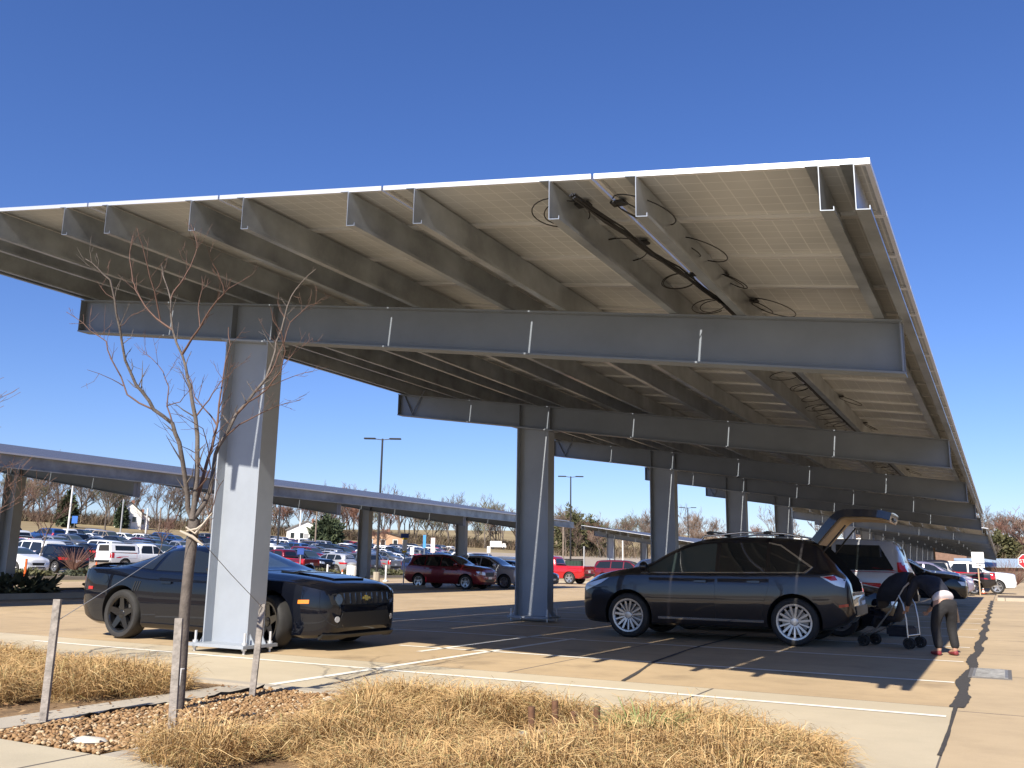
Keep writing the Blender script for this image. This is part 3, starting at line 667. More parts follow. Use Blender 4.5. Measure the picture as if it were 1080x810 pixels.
def build_car(kind,rimmat=None,detail=2,extra=None,**o):
    """list of (name,parent name,bmesh,material,smooth angle)"""
    sp=dict(SPEC[kind]); sp.update(o); out=[]
    bm=body_bm(sp)
    bvh=BVHTree.FromBMesh(bm)
    # wheel arches (and pickup bed) cut with booleans
    me=bpy.data.meshes.new('body'); bm.to_mesh(me); bm.free()
    bo=bpy.data.objects.new('body',me); COL.objects.link(bo)
    cb=bmesh.new()
    for x in (sp['xf'],sp['xr']):
        for s in (1,-1):
            rs=sp['rw']+.055; y0=s*(sp['w'][len(sp['w'])//2][1]-.36); y1=s*1.25
            M=Matrix.Translation((x,(y0+y1)/2,sp['rw']+.01))@Matrix.Rotation(math.pi/2,4,'X')
            bmesh.ops.create_cone(cb,cap_ends=True,segments=40,radius1=rs,radius2=rs,depth=abs(y1-y0),matrix=M)
    cuts=[cb]
    if sp.get('bed'): c2=bmesh.new(); box(c2,(-1.70,0,1.16),(2.0,1.62,1.0)); cuts.append(c2)
    for bx,bs in sp.get('cut',[]): c2=bmesh.new(); box(c2,bx,bs); cuts.append(c2)
    me.materials.append(P_black); cos=[]
    for c2 in cuts:
        bmesh.ops.recalc_face_normals(c2,faces=c2.faces)
        cm=bpy.data.meshes.new('cut'); c2.to_mesh(cm); c2.free(); cm.materials.append(M_well)
        co=bpy.data.objects.new('cut',cm); COL.objects.link(co); cos.append(co)
        md=bo.modifiers.new('b','BOOLEAN'); md.operation='DIFFERENCE'; md.object=co; md.solver='EXACT'; md.material_mode='TRANSFER'
    res=eval_mesh(bo); bpy.data.objects.remove(bo)
    for co in cos: bpy.data.objects.remove(co)
    out.append(('body',None,res,'PAINT',32))
    A=lambda n,b,m,p=None,s=40: out.append((n,p,b,m,s))
    two=lambda fn:[fn(s) for s in (1,-1)]
    for s,v in ((1,'L'),(-1,'R')):
        if detail>=1:
            for dpoly in sp['doors']:
                A('door',patch(bvh,dpoly,v,.006,.10,.02),'PAINT')
                if detail>=2:
                    xh=min(p[0] for p in dpoly)+.14; zh=max(p[1] for p in dpoly)-.115
                    if sp.get('bed') or kind=='big_suv': zh-=.02
                    A('handle',patch(bvh,[(xh,zh-.018),(xh+.2,zh-.014),(xh+.2,zh+.014),(xh,zh+.018)],v,.032,.05,.03),sp.get('handle','PAINT'),'door')
        for k,wp in enumerate(sp['side']): A('side_window',patch(bvh,wp,v,.005,.09,.012),sp.get('sglass',[M_glass]*9)[k],None,60)
        # mirrors
        mx=sp['side'][0][0][0]-.10; mz=sp['side'][0][0][1]+.05; yw=interp(sp['w'][::-1],mx)
        b=bmesh.new(); vs=bmesh.ops.create_icosphere(b,subdivisions=2,radius=1)['verts']
        bmesh.ops.transform(b,matrix=Matrix.Translation((mx,s*(yw+.10),mz+.03))@Matrix.Diagonal((.075,.125,.085,1)),verts=vs)
        tube(b,[(mx,s*(yw-.06),mz-.03),(mx,s*(yw+.05),mz-.01)],.03,8)
        A('wing_mirror',b,'PAINT',None,60)
    x0,x1,w0,w1=sp['ws']; A('windscreen',patch(bvh,[(x0,-w0),(x0+.05,-w0*.5),(x0+.06,0),(x0+.05,w0*.5),(x0,w0),(x1,w1),(x1+.02,0),(x1,-w1)],'T',.005,.12,.012),M_glass2,None,60)
    x0,x1,w0,w1=sp['rwn']
    if not sp.get('hatch_open'): A('rear_window',patch(bvh,[(x0,-w0),(x0,w0),(x1,w1),(x1,-w1)],'T',.005,.1,.012),M_glass,None,60)
    L2=sp['L']/2; hz=sp.get('hlz'); wN=interp(sp['w'][::-1],L2-.1)
    zsN=interp(sp['zs'][::-1],L2-.1); zbN=interp(sp['zb'][::-1],L2-.1); H=zsN-zbN
    zsT=interp(sp['zs'][::-1],-L2+.12); zbT=interp(sp['zb'][::-1],-L2+.12); wT=interp(sp['w'][::-1],-L2+.1)
    if not sp.get('nofront'):
        for s in (1,-1):
            hp=[(s*wN*.52,zsN-.36*H),(s*wN*1.06,zsN-.26*H),(s*wN*1.10,zsN-.02*H),(s*wN*.60,zsN-.10*H)]
            A('headlight',patch(bvh,hp,'F',.006,.05,.012),M_lens)
        A('grille',patch(bvh,[(-wN*.46,zsN-.44*H),(wN*.46,zsN-.44*H),(wN*.50,zsN-.10*H),(-wN*.50,zsN-.10*H)],'F',.006,.08,.012),M_dark)
        A('lower_grille',patch(bvh,[(-wN*.6,zbN+.12*H),(wN*.6,zbN+.12*H),(wN*.55,zbN+.36*H),(-wN*.55,zbN+.36*H)],'F',.006,.08,.012),M_dark)
        A('licence_plate',patch(bvh,[(-.16,zbN+.36*H),(.16,zbN+.36*H),(.16,zbN+.54*H),(-.16,zbN+.54*H)],'F',.02,.1,.02),M_plate)
    if not sp.get('norear'):
        tall=kind in('big_suv','pickup','minivan')
        for s in (1,-1):
            tp=[(s*wT*.84,zsT-.30),(s*wT*1.10,zsT-.30),(s*wT*1.10,zsT+.12),(s*wT*.84,zsT+.12)] if tall else [(s*wT*.60,zsT-.34*(zsT-zbT)),(s*wT*1.12,zsT-.36*(zsT-zbT)),(s*wT*1.12,zsT-.06),(s*wT*.66,zsT-.08)]
            A('tail_light',patch(bvh,tp,'B',.008,.05,.015),M_red)
        if tall:
            for v in 'LR': A('tail_light',patch(bvh,[(-L2+.05,zsT-.30),(-L2+.24,zsT-.30),(-L2+.27,zsT+(.24 if kind=='big_suv' else .04)),(-L2+(.14 if kind=='big_suv' else .1),zsT+(.24 if kind=='big_suv' else .04))],v,.008,.05,.015),M_red)
        zp=zbT+.52*(zsT-zbT); A('licence_plate',patch(bvh,[(-.16,zp-.08),(.16,zp-.08),(.16,zp+.08),(-.16,zp+.08)],'B',.012,.1,.015),M_plate)
    zc=interp(sp['zb'][::-1],-L2+.05)
    A('rear_bumper',patch(bvh,[(-wT*.9,zc+.02),(wT*.9,zc+.02),(wT*.9,zc+.16),(-wT*.9,zc+.16)],'B',.02,.1,.03),M_dark if kind!='coupe' else 'PAINT')
    # wheels
    for x in (sp['xf'],sp['xr']):
        for s in (1,-1):
            t,m,d,br=wheel_bms(sp['rw'],sp['tw'],sp['rim'])
            yw=s*(interp(sp['w'][::-1],x)-sp['tw']/2-.012)
            M=Matrix.Translation((x,yw,sp['rw']))
            if s<0: M=M@Matrix.Rotation(math.pi,4,'Z')
            if x>0 and sp.get('steer'): M=M@Matrix.Rotation(sp['steer'],4,'Z')
            for b in (t,m,d,br): bmesh.ops.transform(b,matrix=M,verts=b.verts)
            A('wheel',t,M_rubber,None,45); A('rim',m,rimmat or M_rim,'wheel',30); A('brake_disc',br,mat('brake_steel',(.25,.24,.23),.4,.8),'wheel',30)
            A('hub_back',d,M_well,'wheel',30)
    if extra: extra(sp,bvh,A)
    return out
def fin(name,b,m,par,ang):
    if isinstance(b,bpy.types.Mesh):
        me=b; me.name=name
        for p in me.polygons: p.use_smooth=True
        me.set_sharp_from_angle(angle=R(ang)); 
        o=bpy.data.objects.new(name,me); COL.objects.link(o); o.parent=par
        if len(me.materials)>=1: me.materials[0]=m
        return o
    return obj(name,b,m,par,ang)
def place_car(parts,name,loc,rz,pm,label,cat,group=None):
    root=empty(name,loc,rz); tag(root,label,cat,group); last={}
    for n,p,b,m,ang in parts:
        o=fin(n,b,pm if m=='PAINT' else m,last.get(p,root) if p else root,ang); last[n]=o
    return root
# ---- black coupe
def coupe_extra(sp,bvh,A):
    for s in (1,-1):
        v='L' if s>0 else 'R'
        A('side_marker',patch(bvh,[(1.98,.61),(2.14,.615),(2.14,.665),(1.98,.66)],v,.008,.05,.012),M_amber)
        A('rear_marker',patch(bvh,[(-2.14,.70),(-2.02,.70),(-2.02,.745),(-2.14,.745)],v,.008,.05,.012),M_red)
        for k in range(3): 
            x=-1.02+k*-.045+0; A('gill',patch(bvh,[(x-.03,.70),(x-.012,.70),(x+.03,.84),(x+.012,.84)],v,.005,.05,.01),M_dark)
        A('headlight',patch(bvh,ngon_round(s*.60,.67,.07),'F',.006,.05,.012),mat('smoked_lamp',(.04,.042,.045),.08,.3,coat=1))
        for q in (.36,.62): A('tail_light',patch(bvh,[(s*q,.80),(s*(q+.2),.80),(s*(q+.2),.90),(s*q,.90)],'B',.006,.05,.012),M_red)
        A('fog_lamp',patch(bvh,ngon_round(s*.62,.41,.04),'F',.008,.05,.012),M_lens)
        A('sill_skirt',patch(bvh,[(1.0,.155),(-.95,.19),(-.95,.25),(1.0,.23)],v,.02,.12,.03),'PAINT')
    A('grille',patch(bvh,[(-.72,.60),(.72,.60),(.76,.74),(.4,.765),(-.4,.765),(-.76,.74)],'F',.003,.06,.01),M_dark)
    A('lower_grille',patch(bvh,[(-.62,.30),(.62,.30),(.52,.50),(-.52,.50)],'F',.004,.07,.01),M_dark)
    for k in range(9): A('grille_bar',patch(bvh,[(-.50+k*.125-.012,.615),(-.50+k*.125+.012,.615),(-.50+k*.125+.012,.75),(-.50+k*.125-.012,.75)],'F',.012,.05,.012),mat('gloss_black',(.02,.02,.022),.12,.4,coat=1))
    A('badge',patch(bvh,[(-.085,.665),(-.03,.665),(-.03,.645),(.03,.645),(.03,.665),(.085,.665),(.085,.695),(.03,.695),(.03,.715),(-.03,.715),(-.03,.695),(-.085,.695)],'F',.014,.05,.012),M_gold)
    A('front_splitter',patch(bvh,[(-.78,.185),(.78,.185),(.78,.225),(-.78,.225)],'F',.05,.1,.05),M_dark)
    A('bonnet_bulge',patch(bvh,[(2.1,-.34),(2.1,.34),(1.2,.40),(1.2,-.40)],'T',.022,.1,.03),'PAINT')
    A('spoiler',patch(bvh,[(-2.2,-.78),(-2.2,.78),(-2.33,.74),(-2.33,-.74)],'T',.035,.08,.04),'PAINT')
    A('fuel_cap',patch(bvh,ngon_round(-1.75,.86,.07),'R',.005,.05,.01),'PAINT')
SPEC['coupe']['nofront']=True; SPEC['coupe']['norear']=True; SPEC['coupe']['steer']=R(-16)
SPEC['coupe']['rim']='coupe'
cc=place_car(build_car('coupe',M_rimb,extra=coupe_extra),'parked_car',(-10.3,10.42,0),R(1),P_black,'glossy black two-door muscle coupe parked behind the sunlit front column','car')
# ---- charcoal crossover with raised tailgate
def rx_extra(sp,bvh,A):
    for s in (1,-1):
        v='L' if s>0 else 'R'
        A('tail_light',patch(bvh,[(-1.70,1.06),(-1.88,1.085),(-2.06,1.02),(-2.04,.90),(-1.92,.93)],v,.008,.05,.012),M_lens)
        A('tail_light_red_band',patch(bvh,[(-1.74,1.056),(-1.91,1.076),(-1.95,1.01),(-1.86,1.0)],v,.013,.05,.012),M_red)
        A('sill_trim',patch(bvh,[(.92,.335),(-.82,.335),(-.82,.365),(.92,.365)],v,.02,.12,.02),M_chrome)
        A('window_trim',patch(bvh,[(1.24,1.065),(-1.48,1.103),(-1.59,1.20),(-1.55,1.19),(-1.45,1.123),(1.22,1.082)],v,.009,.2,.012),M_chrome)
        A('roof_line_trim',patch(bvh,[(-.88,1.59),(-1.08,1.55),(-1.59,1.20),(-1.56,1.185),(-1.07,1.53),(-.88,1.57)],v,.008,.1,.012),M_chrome)
        A('headlight',patch(bvh,[(1.95,.89),(2.28,.75),(2.26,.87),(1.80,.985)],v,.006,.05,.012),M_lens)
        A('headlight',patch(bvh,[(s*.42,.72),(s*.80,.78),(s*.78,.90),(s*.50,.80)],'F',.006,.05,.012),M_lens)
        b=bmesh.new()
        tube(b,[(.25,s*.55,1.63),(.2,s*.56,1.69),(-.45,s*.56,1.755),(-1.1,s*.55,1.735),(-1.35,s*.54,1.69),(-1.4,s*.53,1.63)],.017,8)
        A('roof_rail',b,M_chrome,None,60)
        b=bmesh.new(); lathe(b,[(sp['rw']+.05,.0),(sp['rw']+.075,.0),(sp['rw']+.078,.02),(sp['rw']+.05,.02)],40,'Y',closed=True)
        b.free()
        for xx in (-1.55,):
            b=bmesh.new(); tube(b,[(xx-.15,s*.60,1.42),(xx-.52,s*.56,1.86)],.014,8); A('gas_strut',b,M_dark,None,60)
    A('rear_side_marker',patch(bvh,[(-1.95,.60),(-2.08,.62),(-2.08,.66),(-1.95,.64)],'L',.01,.05,.012),M_red)
    A('rear_side_marker',patch(bvh,[(-1.95,.60),(-2.08,.62),(-2.08,.66),(-1.95,.64)],'R',.01,.05,.012),M_red)
    for xx in (.1,-.85):
        b=bmesh.new(); box(b,(xx,0,1.765),(.06,1.15,.025),bev=.01); 
        for s in (1,-1): box(b,(xx,s*.56,1.745),(.12,.05,.05),bev=.012)
        A('roof_crossbar',b,M_dark)
    # raised tailgate: bent slab, paint outside, tan liner inside
    prof=[(-1.58,1.62),(-1.72,1.78),(-1.88,1.96),(-1.97,2.035),(-2.06,2.06),(-2.34,2.06),(-2.60,2.04),(-2.74,2.0)]
    wid=[.58,.60,.60,.605,.61,.62,.61,.56]
    def slab(t0,t1,k=1.):
        b=bmesh.new(); rings=[]
        for i,(x,z) in enumerate(prof):
            q=prof[min(i+1,len(prof)-1)]; r=prof[max(i-1,0)]
            t=Vector((q[0]-r[0],0,q[1]-r[1])).normalized(); n=Vector((t.z,0,-t.x)); n=n if n.z>0 else -n
            w=wid[i]*k; ring=[]
            for yy,hh in ((-w,t0),(-w*.97,t1),(-w*.5,t1+.012),(0,t1+.016),(w*.5,t1+.012),(w*.97,t1),(w,t0),(w*.5,t0),(0,t0),(-w*.5,t0)): ring.append(b.verts.new((x+n.x*hh,yy,z+n.z*hh)))
            rings.append(ring)
        for a,c in zip(rings,rings[1:]):
            for k in range(10): b.faces.new((a[k],a[(k+1)%10],c[(k+1)%10],c[k]))
        b.faces.new(rings[0]); b.faces.new(rings[-1][::-1]); return b
    A('raised_tailgate',slab(-.07,.05),'PAINT',None,50)
    A('tailgate_liner',slab(-.10,-.073,.88),mat('tan_liner',(.42,.31,.19),.7,var=.15,vscale=6),'raised_tailgate',50)
    b=bmesh.new(); box(b,(-2.70,0,1.965),(.10,.5,.08),bev=.02); A('tailgate_latch',b,M_dark,'raised_tailgate')
    b=bmesh.new(); box(b,(-1.66,0,1.70),(.18,1.10,.06),rz=0,bev=.02); 
    bmesh.ops.rotate(b,verts=b.verts,cent=(-1.66,0,1.70),matrix=Matrix.Rotation(R(50),3,'Y')); A('roof_spoiler',b,'PAINT')
    # boot interior seen through the opening, tan sill
    b=bmesh.new(); box(b,(-2.03,0,.80),(.26,1.06,.04),bev=.01); A('boot_sill',b,mat('tan_sill',(.45,.35,.22),.6))
SPEC['crossover'].update(tail=2.16,sglass=[M_glass2,M_glass,M_glass],hatch_open=True,norear=True,nofront=True,cut=[((-1.98,0,1.20),(.9,1.12,.74))])
SUV=place_car(build_car('crossover',M_rim,extra=rx_extra),'parked_car',(-4.2,15.70,0),R(180),P_char,'charcoal crossover with its tailgate raised and silver alloy wheels','car')
# ------------------------------------------------------------------ all other vehicles
PAL={'white':paint('white',(.72,.73,.74),0,.3),'silver':paint('silver',(.42,.43,.44),.7,.32),'grey':paint('grey',(.13,.135,.14),.5,.32),'black':P_black,
 'dark blue':paint('dark_blue',(.012,.022,.075),.3,.3),'blue':paint('blue',(.02,.07,.22),.4,.3),'red':paint('red',(.48,.012,.018),.3,.28),'maroon':paint('maroon',(.16,.008,.016),.4,.3),
 'tan':paint('tan',(.36,.29,.2),.4,.35),'charcoal':P_char,'pale grey':paint('pale_grey',(.50,.51,.53),.45,.3),'lilac':paint('lilac_silver',(.30,.27,.36),.5,.3),'brown':paint('brown',(.09,.045,.025),.35,.3)}
PROT={}
def cap_extra(sp,bvh,A):   # camper shell on a pickup bed
    b=bmesh.new(); rings=[]
    for x,in_ in ((-.78,0),(-.84,.0),(-2.72,.0),(-2.80,.0)):
        zt=1.80 if x not in(-.78,-2.80) else 1.77
        ring=[(-.93,1.22),(-.90,1.3),(-.76,zt-.05),(-.68,zt),(.68,zt),(.76,zt-.05),(.90,1.3),(.93,1.22)]
        rings.append([b.verts.new((x,y,z)) for y,z in ring])
    for a,c in zip(rings,rings[1:]):
        for k in range(8): b.faces.new((a[k],a[(k+1)%8],c[(k+1)%8],c[k]))
    b.faces.new(rings[0]); b.faces.new(rings[-1][::-1]); bmesh.ops.recalc_face_normals(b,faces=b.faces)
    bv=BVHTree.FromBMesh(b)
    for v in 'LR': A('shell_window',patch(bv,[(-1.0,1.34),(-2.5,1.34),(-2.5,1.66),(-1.0,1.66)],v,.006,.2,.01),M_glass)
    A('shell_window',patch(bv,[(-.62,1.3),(.62,1.3),(.56,1.70),(-.56,1.70)],'B',.006,.2,.01),M_glass)
    A('camper_shell',b,'PAINT',None,40)
def proto(kind,paintkey,detail=1,key=None,**kw):
    k=key or kind
    if k not in PROT:
        r=place_car(build_car(kind,detail=detail,**kw),'parked_car' if kind!='pickup' else 'pickup_truck',(0,0,-50),0,PAL['grey'],'grey parked car','car')
        for ch in r.children:
            if ch.type=='MESH' and ch.data.materials and ch.data.materials[0]==PAL['grey']: ch.material_slots[0].link='OBJECT'; ch.material_slots[0].material=PAL['grey']
        PROT[k]=[r,False]
    return PROT[k]
def repaint(root,pm):
    for ch in [root]+list(root.children_recursive):
        if ch.type=='MESH' and len(ch.material_slots) and ch.material_slots[0].link=='OBJECT': ch.material_slots[0].material=pm
CARS=[]
def car(kind,colour,x,y,rz,label,group='parked cars seen under the canopies',key=None,z=None,**kw):
    pr=proto(kind,colour,key=key,**kw)
    if not pr[1]: o=pr[0]; pr[1]=True
    else:
        o=copy_tree(pr[0])
    repaint(o,PAL[colour]); zz=hgt(x,y) if z is None else z
    s=(hgt(x+1,y)-hgt(x-1,y))/2
    o.location=(x,y,zz); o.rotation_euler=(0,-math.atan(s)*math.cos(rz),rz); o['label']=label; o['category']='pickup truck' if kind=='pickup' else 'car'; o['group']=group
    CARS.append((x,y)); return o
PI=math.pi
# near cars under the main canopy
car('sedan','black',-4.1,18.35,0,'black sedan with its nose out, half hidden behind the charcoal crossover and stroller',detail=2)
car('big_suv','pale grey',-4.3,22.3,PI,'tall pale grey SUV with red tail lamps behind the open tailgate',detail=2)
car('small_suv','silver',-4.35,27.2,0,'silver SUV nose out past the pale grey SUV',detail=2)
car('small_suv','black',-3.4,37.0,0,'black SUV nose out under the far half of the canopy')
car('big_suv','white',-4.3,49,0,'white boxy SUV nose out under the far end of the main canopy')
car('minivan','lilac',-3.9,54,0,'lilac silver minivan beside the white board sign')
car('pickup','charcoal',-3.2,57.5,PI,'charcoal pickup backed in at the far end of the stalls')
car('pickup','white',-2.2,61,0,'white pickup with its nose out in the sun beyond the canopy')
car('hatch','white',-8.7,28.6,0,'white hatchback behind the third column and the bonnet of the charcoal crossover')
car('minivan','white',-9.5,72,PI,'white van deep under the second canopy, nearer of two white vehicles')
car('big_suv','white',-10.5,86,0,'white boxy SUV deep under the second canopy, farther of two white vehicles')
car('sedan','grey',-11,57,PI,'grey sedan under the far left stalls of the main canopy')
# cars under the left canopy
car('small_suv','maroon',-24.1,38.7,0,'maroon compact SUV with sunlit nose under the left canopy',detail=2)
car('small_suv','pale grey',-23.9,42.2,0,'pale grey SUV beside the maroon compact SUV',detail=2)
car('sedan','charcoal',-24.0,45.4,0,'charcoal sedan third from the planted island under the left canopy')
car('pickup','red',-27.6,57.6,PI,'bright red pickup backed towards us with dark tailgate',detail=2)
car('small_suv','grey',-30.4,54.6,PI,'dark grey SUV beside the bright red pickup')
car('minivan','maroon',-27.2,70.5,0,'maroon minivan past the pale concrete island')
# the far car park
rng=random.Random(5)
special=[('pickup','white',-53.5,44.6,PI/2-.1,'white pickup with a white camper shell, tail towards us','cap'),
 ('small_suv','black',-51.5,36.6,PI,'black SUV with red tail lamp at the near edge of the far car park',None),
 ('hatch','white',-50.5,33.4,0,'white hatchback nosing out past the left column',None),
 ('pickup','maroon',-50,55.4,PI,'maroon pickup beside the blue sign in the front row',None),
 ('big_suv','dark blue',-52.5,30.8,PI,'dark blue boxy SUV just right of the left column',None),
 ('big_suv','black',-51,59.0,0,'black boxy SUV right of the maroon pickup',None),
 ('small_suv','pale grey',-51,62.4,PI,'pale grey SUV behind the white litter bin',None),
 ('big_suv','white',-56.8,58.5,0,'white boxy SUV behind the black one right of the maroon pickup',None),
 ('big_suv','white',-56.6,38.5,PI,'white boxy SUV behind the black SUV at the near edge',None),
 ('sedan','blue',-51,50.6,0,'blue sedan directly behind the sapling trunk',None)]
for kind,c,x,y,rz,lab,key in special:
    car(kind,c,x,y,rz,lab,'cars in the far car park',key=key,extra=cap_extra if key else None)
rowx=[-51,-56.5,-69,-74.5,-87,-92.5,-105,-110.5,-123,-128.5]
names=['front','second','third','fourth','fifth','sixth','seventh','eighth','ninth','last']
ordn=['first','second','third','fourth','fifth','sixth','seventh','eighth','ninth','tenth','eleventh','twelfth']
cols=['white']*20+['silver']*17+['grey']*14+['black']*18+['dark blue']*9+['blue']*4+['red']*4+['maroon']*4+['tan']*4+['charcoal']*9+['brown']*2+['pale grey']*6
kinds=['sedan']*8+['small_suv']*8+['big_suv']*4+['pickup']*4+['minivan']*3+['hatch']*3
word={'sedan':'sedan','small_suv':'compact SUV','big_suv':'boxy SUV','pickup':'pickup','minivan':'minivan','hatch':'hatchback'}
for ri,rx in enumerate(rowx):
    y=20+rng.random()*3; y1=[100,104,118,126,140,150,165,175,190,200][ri]; lst=[]
    while y<y1:
        y+=rng.uniform(2.75,3.05)
        # only where the photograph can see: 58 to 22 degrees left of +Y
        az=math.degrees(math.atan2(-rx,y))
        if not 21<az<60: continue
        if rng.random()<(.08 if ri<6 else .16): continue
        k=rng.choice(kinds); c=rng.choice(cols); x=rx+rng.uniform(-.35,.35)
        if ri<2 and c in('red','maroon'): c='grey'
        if ri>7 and az>47: continue
        if ri<2 and math.hypot(x+53.5,(y-44.6)*1.6)<7: continue
        if any(abs(x-a)<5.2 and abs(y-b)<2.6 for a,b in CARS): continue
        lst.append((k,c,x,y))
    from collections import Counter
    cnt=Counter((k,c) for k,c,_,_ in lst); seen=Counter()
    for k,c,x,y in lst:
        seen[(k,c)]+=1; n=cnt[(k,c)]
        lab=f"{ordn[seen[(k,c)]-1] if n>1 else 'only'} {c} {word[k]} {'from the left ' if n>1 else ''}in the {names[ri]} row of the far lot"
        if len(CARS)>290: break
        car(k,c,x,y,rng.choice((0,PI))+rng.uniform(-.03,.03),lab,'cars in the far car park')
for k,(r,used) in PROT.items():
    if not used:
        for ch in list(r.children_recursive): bpy.data.objects.remove(ch)
        bpy.data.objects.remove(r)
# ------------------------------------------------------------------ bending person and stroller
M_navy=mat('black_navy_jacket',(.012,.014,.024),.8,var=.3,vscale=9,bump=1.,bscale=9)
M_trous=mat('black_trousers',(.014,.0135,.015),.85,var=.3,vscale=9,bump=.9,bscale=8)
M_shirt=mat('pale_pink_shirt',(.60,.55,.56),.85,var=.08,vscale=10)
M_skin=mat('skin',(.45,.26,.18),.55)
M_hair=mat('dark_brown_hair',(.025,.013,.008),.6,var=.4,vscale=30)
M_shoe=mat('dark_red_shoe',(.20,.03,.035),.6)
def skin_obj(name,verts,edges,rad,m,par,root=0,sub=2):
    me=bpy.data.meshes.new(name); me.from_pydata([Vector(v) for v in verts],edges,[])
    o=bpy.data.objects.new(name,me); COL.objects.link(o)
    o.modifiers.new('s','SKIN'); 
    sv=me.skin_vertices[0].data
    for i,r in enumerate(rad): sv[i].radius=(r,r) if not isinstance(r,tuple) else r; sv[i].use_root=(i==root)
    sb=o.modifiers.new('b','SUBSURF'); sb.levels=sub; sb.render_levels=sub
    n=eval_mesh(o); bpy.data.objects.remove(o); n.name=name
    for p in n.polygons: p.use_smooth=True
    n.materials.clear(); return link(name,n,m,par)
def person():
    # local frame: person faces +y (away), bends forward and to the left over the stroller handle
    t=empty('person',(-.78,14.62,0),R(38)); t.scale=(.86,.86,.84); tag(t,'person in black bending forward over the stroller, pale shirt showing at the waist','person')
    hip=(0,0,.90)
    V=[hip,(0,.14,1.04),(0,.30,1.17),(0,.44,1.25),(-.02,.57,1.24),(-.03,.70,1.18), # spine,neck,head
       (.11,-.01,.86),(.13,.05,.48),(.13,-.03,.09),(.14,.13,.035),     # right leg
       (-.11,-.01,.86),(-.14,.08,.48),(-.15,-.01,.09),(-.17,.15,.035),
       (.19,.42,1.20),(.27,.52,.95),(.22,.68,.74),(.20,.76,.68),
       (-.19,.42,1.20),(-.26,.55,.95),(-.20,.72,.76),(-.18,.80,.70)]
    E=[(0,1),(1,2),(2,3),(3,4),(4,5),(0,6),(6,7),(7,8),(8,9),(0,10),(10,11),(11,12),(12,13),(3,14),(14,15),(15,16),(16,17),(3,18),(18,19),(19,20),(20,21)]
    rad=[.135,.125,.135,.12,.055,.095,.09,.058,.042,.04,.09,.058,.042,.04,.062,.043,.032,.035,.062,.043,.032,.035]
    skin_obj('body',V,E,rad,M_skin,t)
    # fingers on both hands
    for s,h in ((1,(.20,.76,.68)),(-1,(-.18,.80,.70))):
        for k in range(4):
            a=Vector(h)+Vector((s*(-.03+.02*k),.01,-.01)); L=(.075,.085,.08,.062)[k]
            skin_obj('finger',[a,a+Vector((0,L*.5,-.02)),a+Vector((0,L*.7,-.055))],[(0,1),(1,2)],[.009,.008,.007],M_skin,t,0,1)
        a=Vector(h)+Vector((-s*.035,0,0)); skin_obj('thumb',[a,a+Vector((-s*.025,.03,-.01)),a+Vector((-s*.025,.055,-.03))],[(0,1),(1,2)],[.010,.009,.008],M_skin,t,0,1)
    J=[(0,.055,.965),(0,.14,1.06),(0,.30,1.18),(0,.43,1.26),(0,.50,1.265),(.20,.42,1.21),(.275,.52,.95),(.225,.66,.765),(-.20,.42,1.21),(-.265,.55,.95),(-.205,.70,.785)]
    je=[(0,1),(1,2),(2,3),(3,4),(3,5),(5,6),(6,7),(3,8),(8,9),(9,10)]
    skin_obj('jacket',J,je,[(.20,.155),(.20,.16),(.205,.165),(.16,.14),(.085,.08),.085,.062,.05,.085,.062,.05],M_navy,t)
    skin_obj('shirt_hem',[(0,-.045,.90),(0,.02,.95),(0,.08,1.0)],[(0,1),(1,2)],[(.20,.15),(.195,.158),(.18,.15)],M_shirt,t)
    T=[(0,-.035,.83),(0,.0,.94),(.115,-.03,.80),(.135,.045,.48),(.135,-.03,.10),(-.115,-.03,.80),(-.145,.075,.48),(-.155,-.01,.10)]
    skin_obj('trousers',T,[(1,0),(0,2),(2,3),(3,4),(0,5),(5,6),(6,7)],[(.165,.145),(.17,.14),.115,.080,.072,.115,.080,.072],M_trous,t,root=1)
    for s,x,y in ((1,.135,-.03),(-1,-.155,-.01)):
        skin_obj('shoe',[(x,y-.03,.045),(x+.005*s,y+.08,.045),(x+.012*s,y+.19,.036)],[(0,1),(1,2)],[(.048,.045),(.05,.042),(.042,.03)],M_shoe,t)
    # head: hair and face details
    b=bmesh.new(); vs=bmesh.ops.create_icosphere(b,subdivisions=3,radius=1)['verts']
    bmesh.ops.transform(b,matrix=Matrix.Translation((-.03,.69,1.205))@Matrix.Diagonal((.105,.125,.11,1)),verts=vs); obj('hair',b,M_hair,t,180)
    b=bmesh.new(); vs=bmesh.ops.create_icosphere(b,subdivisions=2,radius=1)['verts']
    bmesh.ops.transform(b,matrix=Matrix.Translation((-.03,.79,1.10))@Matrix.Diagonal((.014,.022,.018,1)),verts=vs); obj('nose',b,M_skin,t,180)
    for s in (-1,1):
        b=bmesh.new(); vs=bmesh.ops.create_icosphere(b,subdivisions=2,radius=.012)['verts']; bmesh.ops.translate(b,verts=vs,vec=(-.03+s*.032,.785,1.135)); obj('eye',b,mat('eye_dark',(.02,.015,.01),.3),t,180)
    return t
person()
def hanging_bag():
    t=empty('shoulder_bag',(-.66,14.86,.55)); tag(t,'dark brown bag hanging at the right hip of the bending person','bag')
    b=bmesh.new(); vs=box(b,(0,0,0),(.10,.20,.28),bev=.04)
    for v in b.verts: v.co.x*=1+.25*(-v.co.z/.15); v.co.y*=1+.12*(-v.co.z/.15)
    obj('pouch',b,mat('brown_bag_leather',(.055,.03,.018),.7,var=.4,vscale=12,bump=.3,bscale=20),t,40)
    b=bmesh.new(); tube(b,[(0,-.09,.12),(-.05,-.03,.22),(-.12,.0,.28),(-.05,.06,.22),(0,.09,.12)],.012,6); obj('strap',b,M_hair,t,60)
hanging_bag()
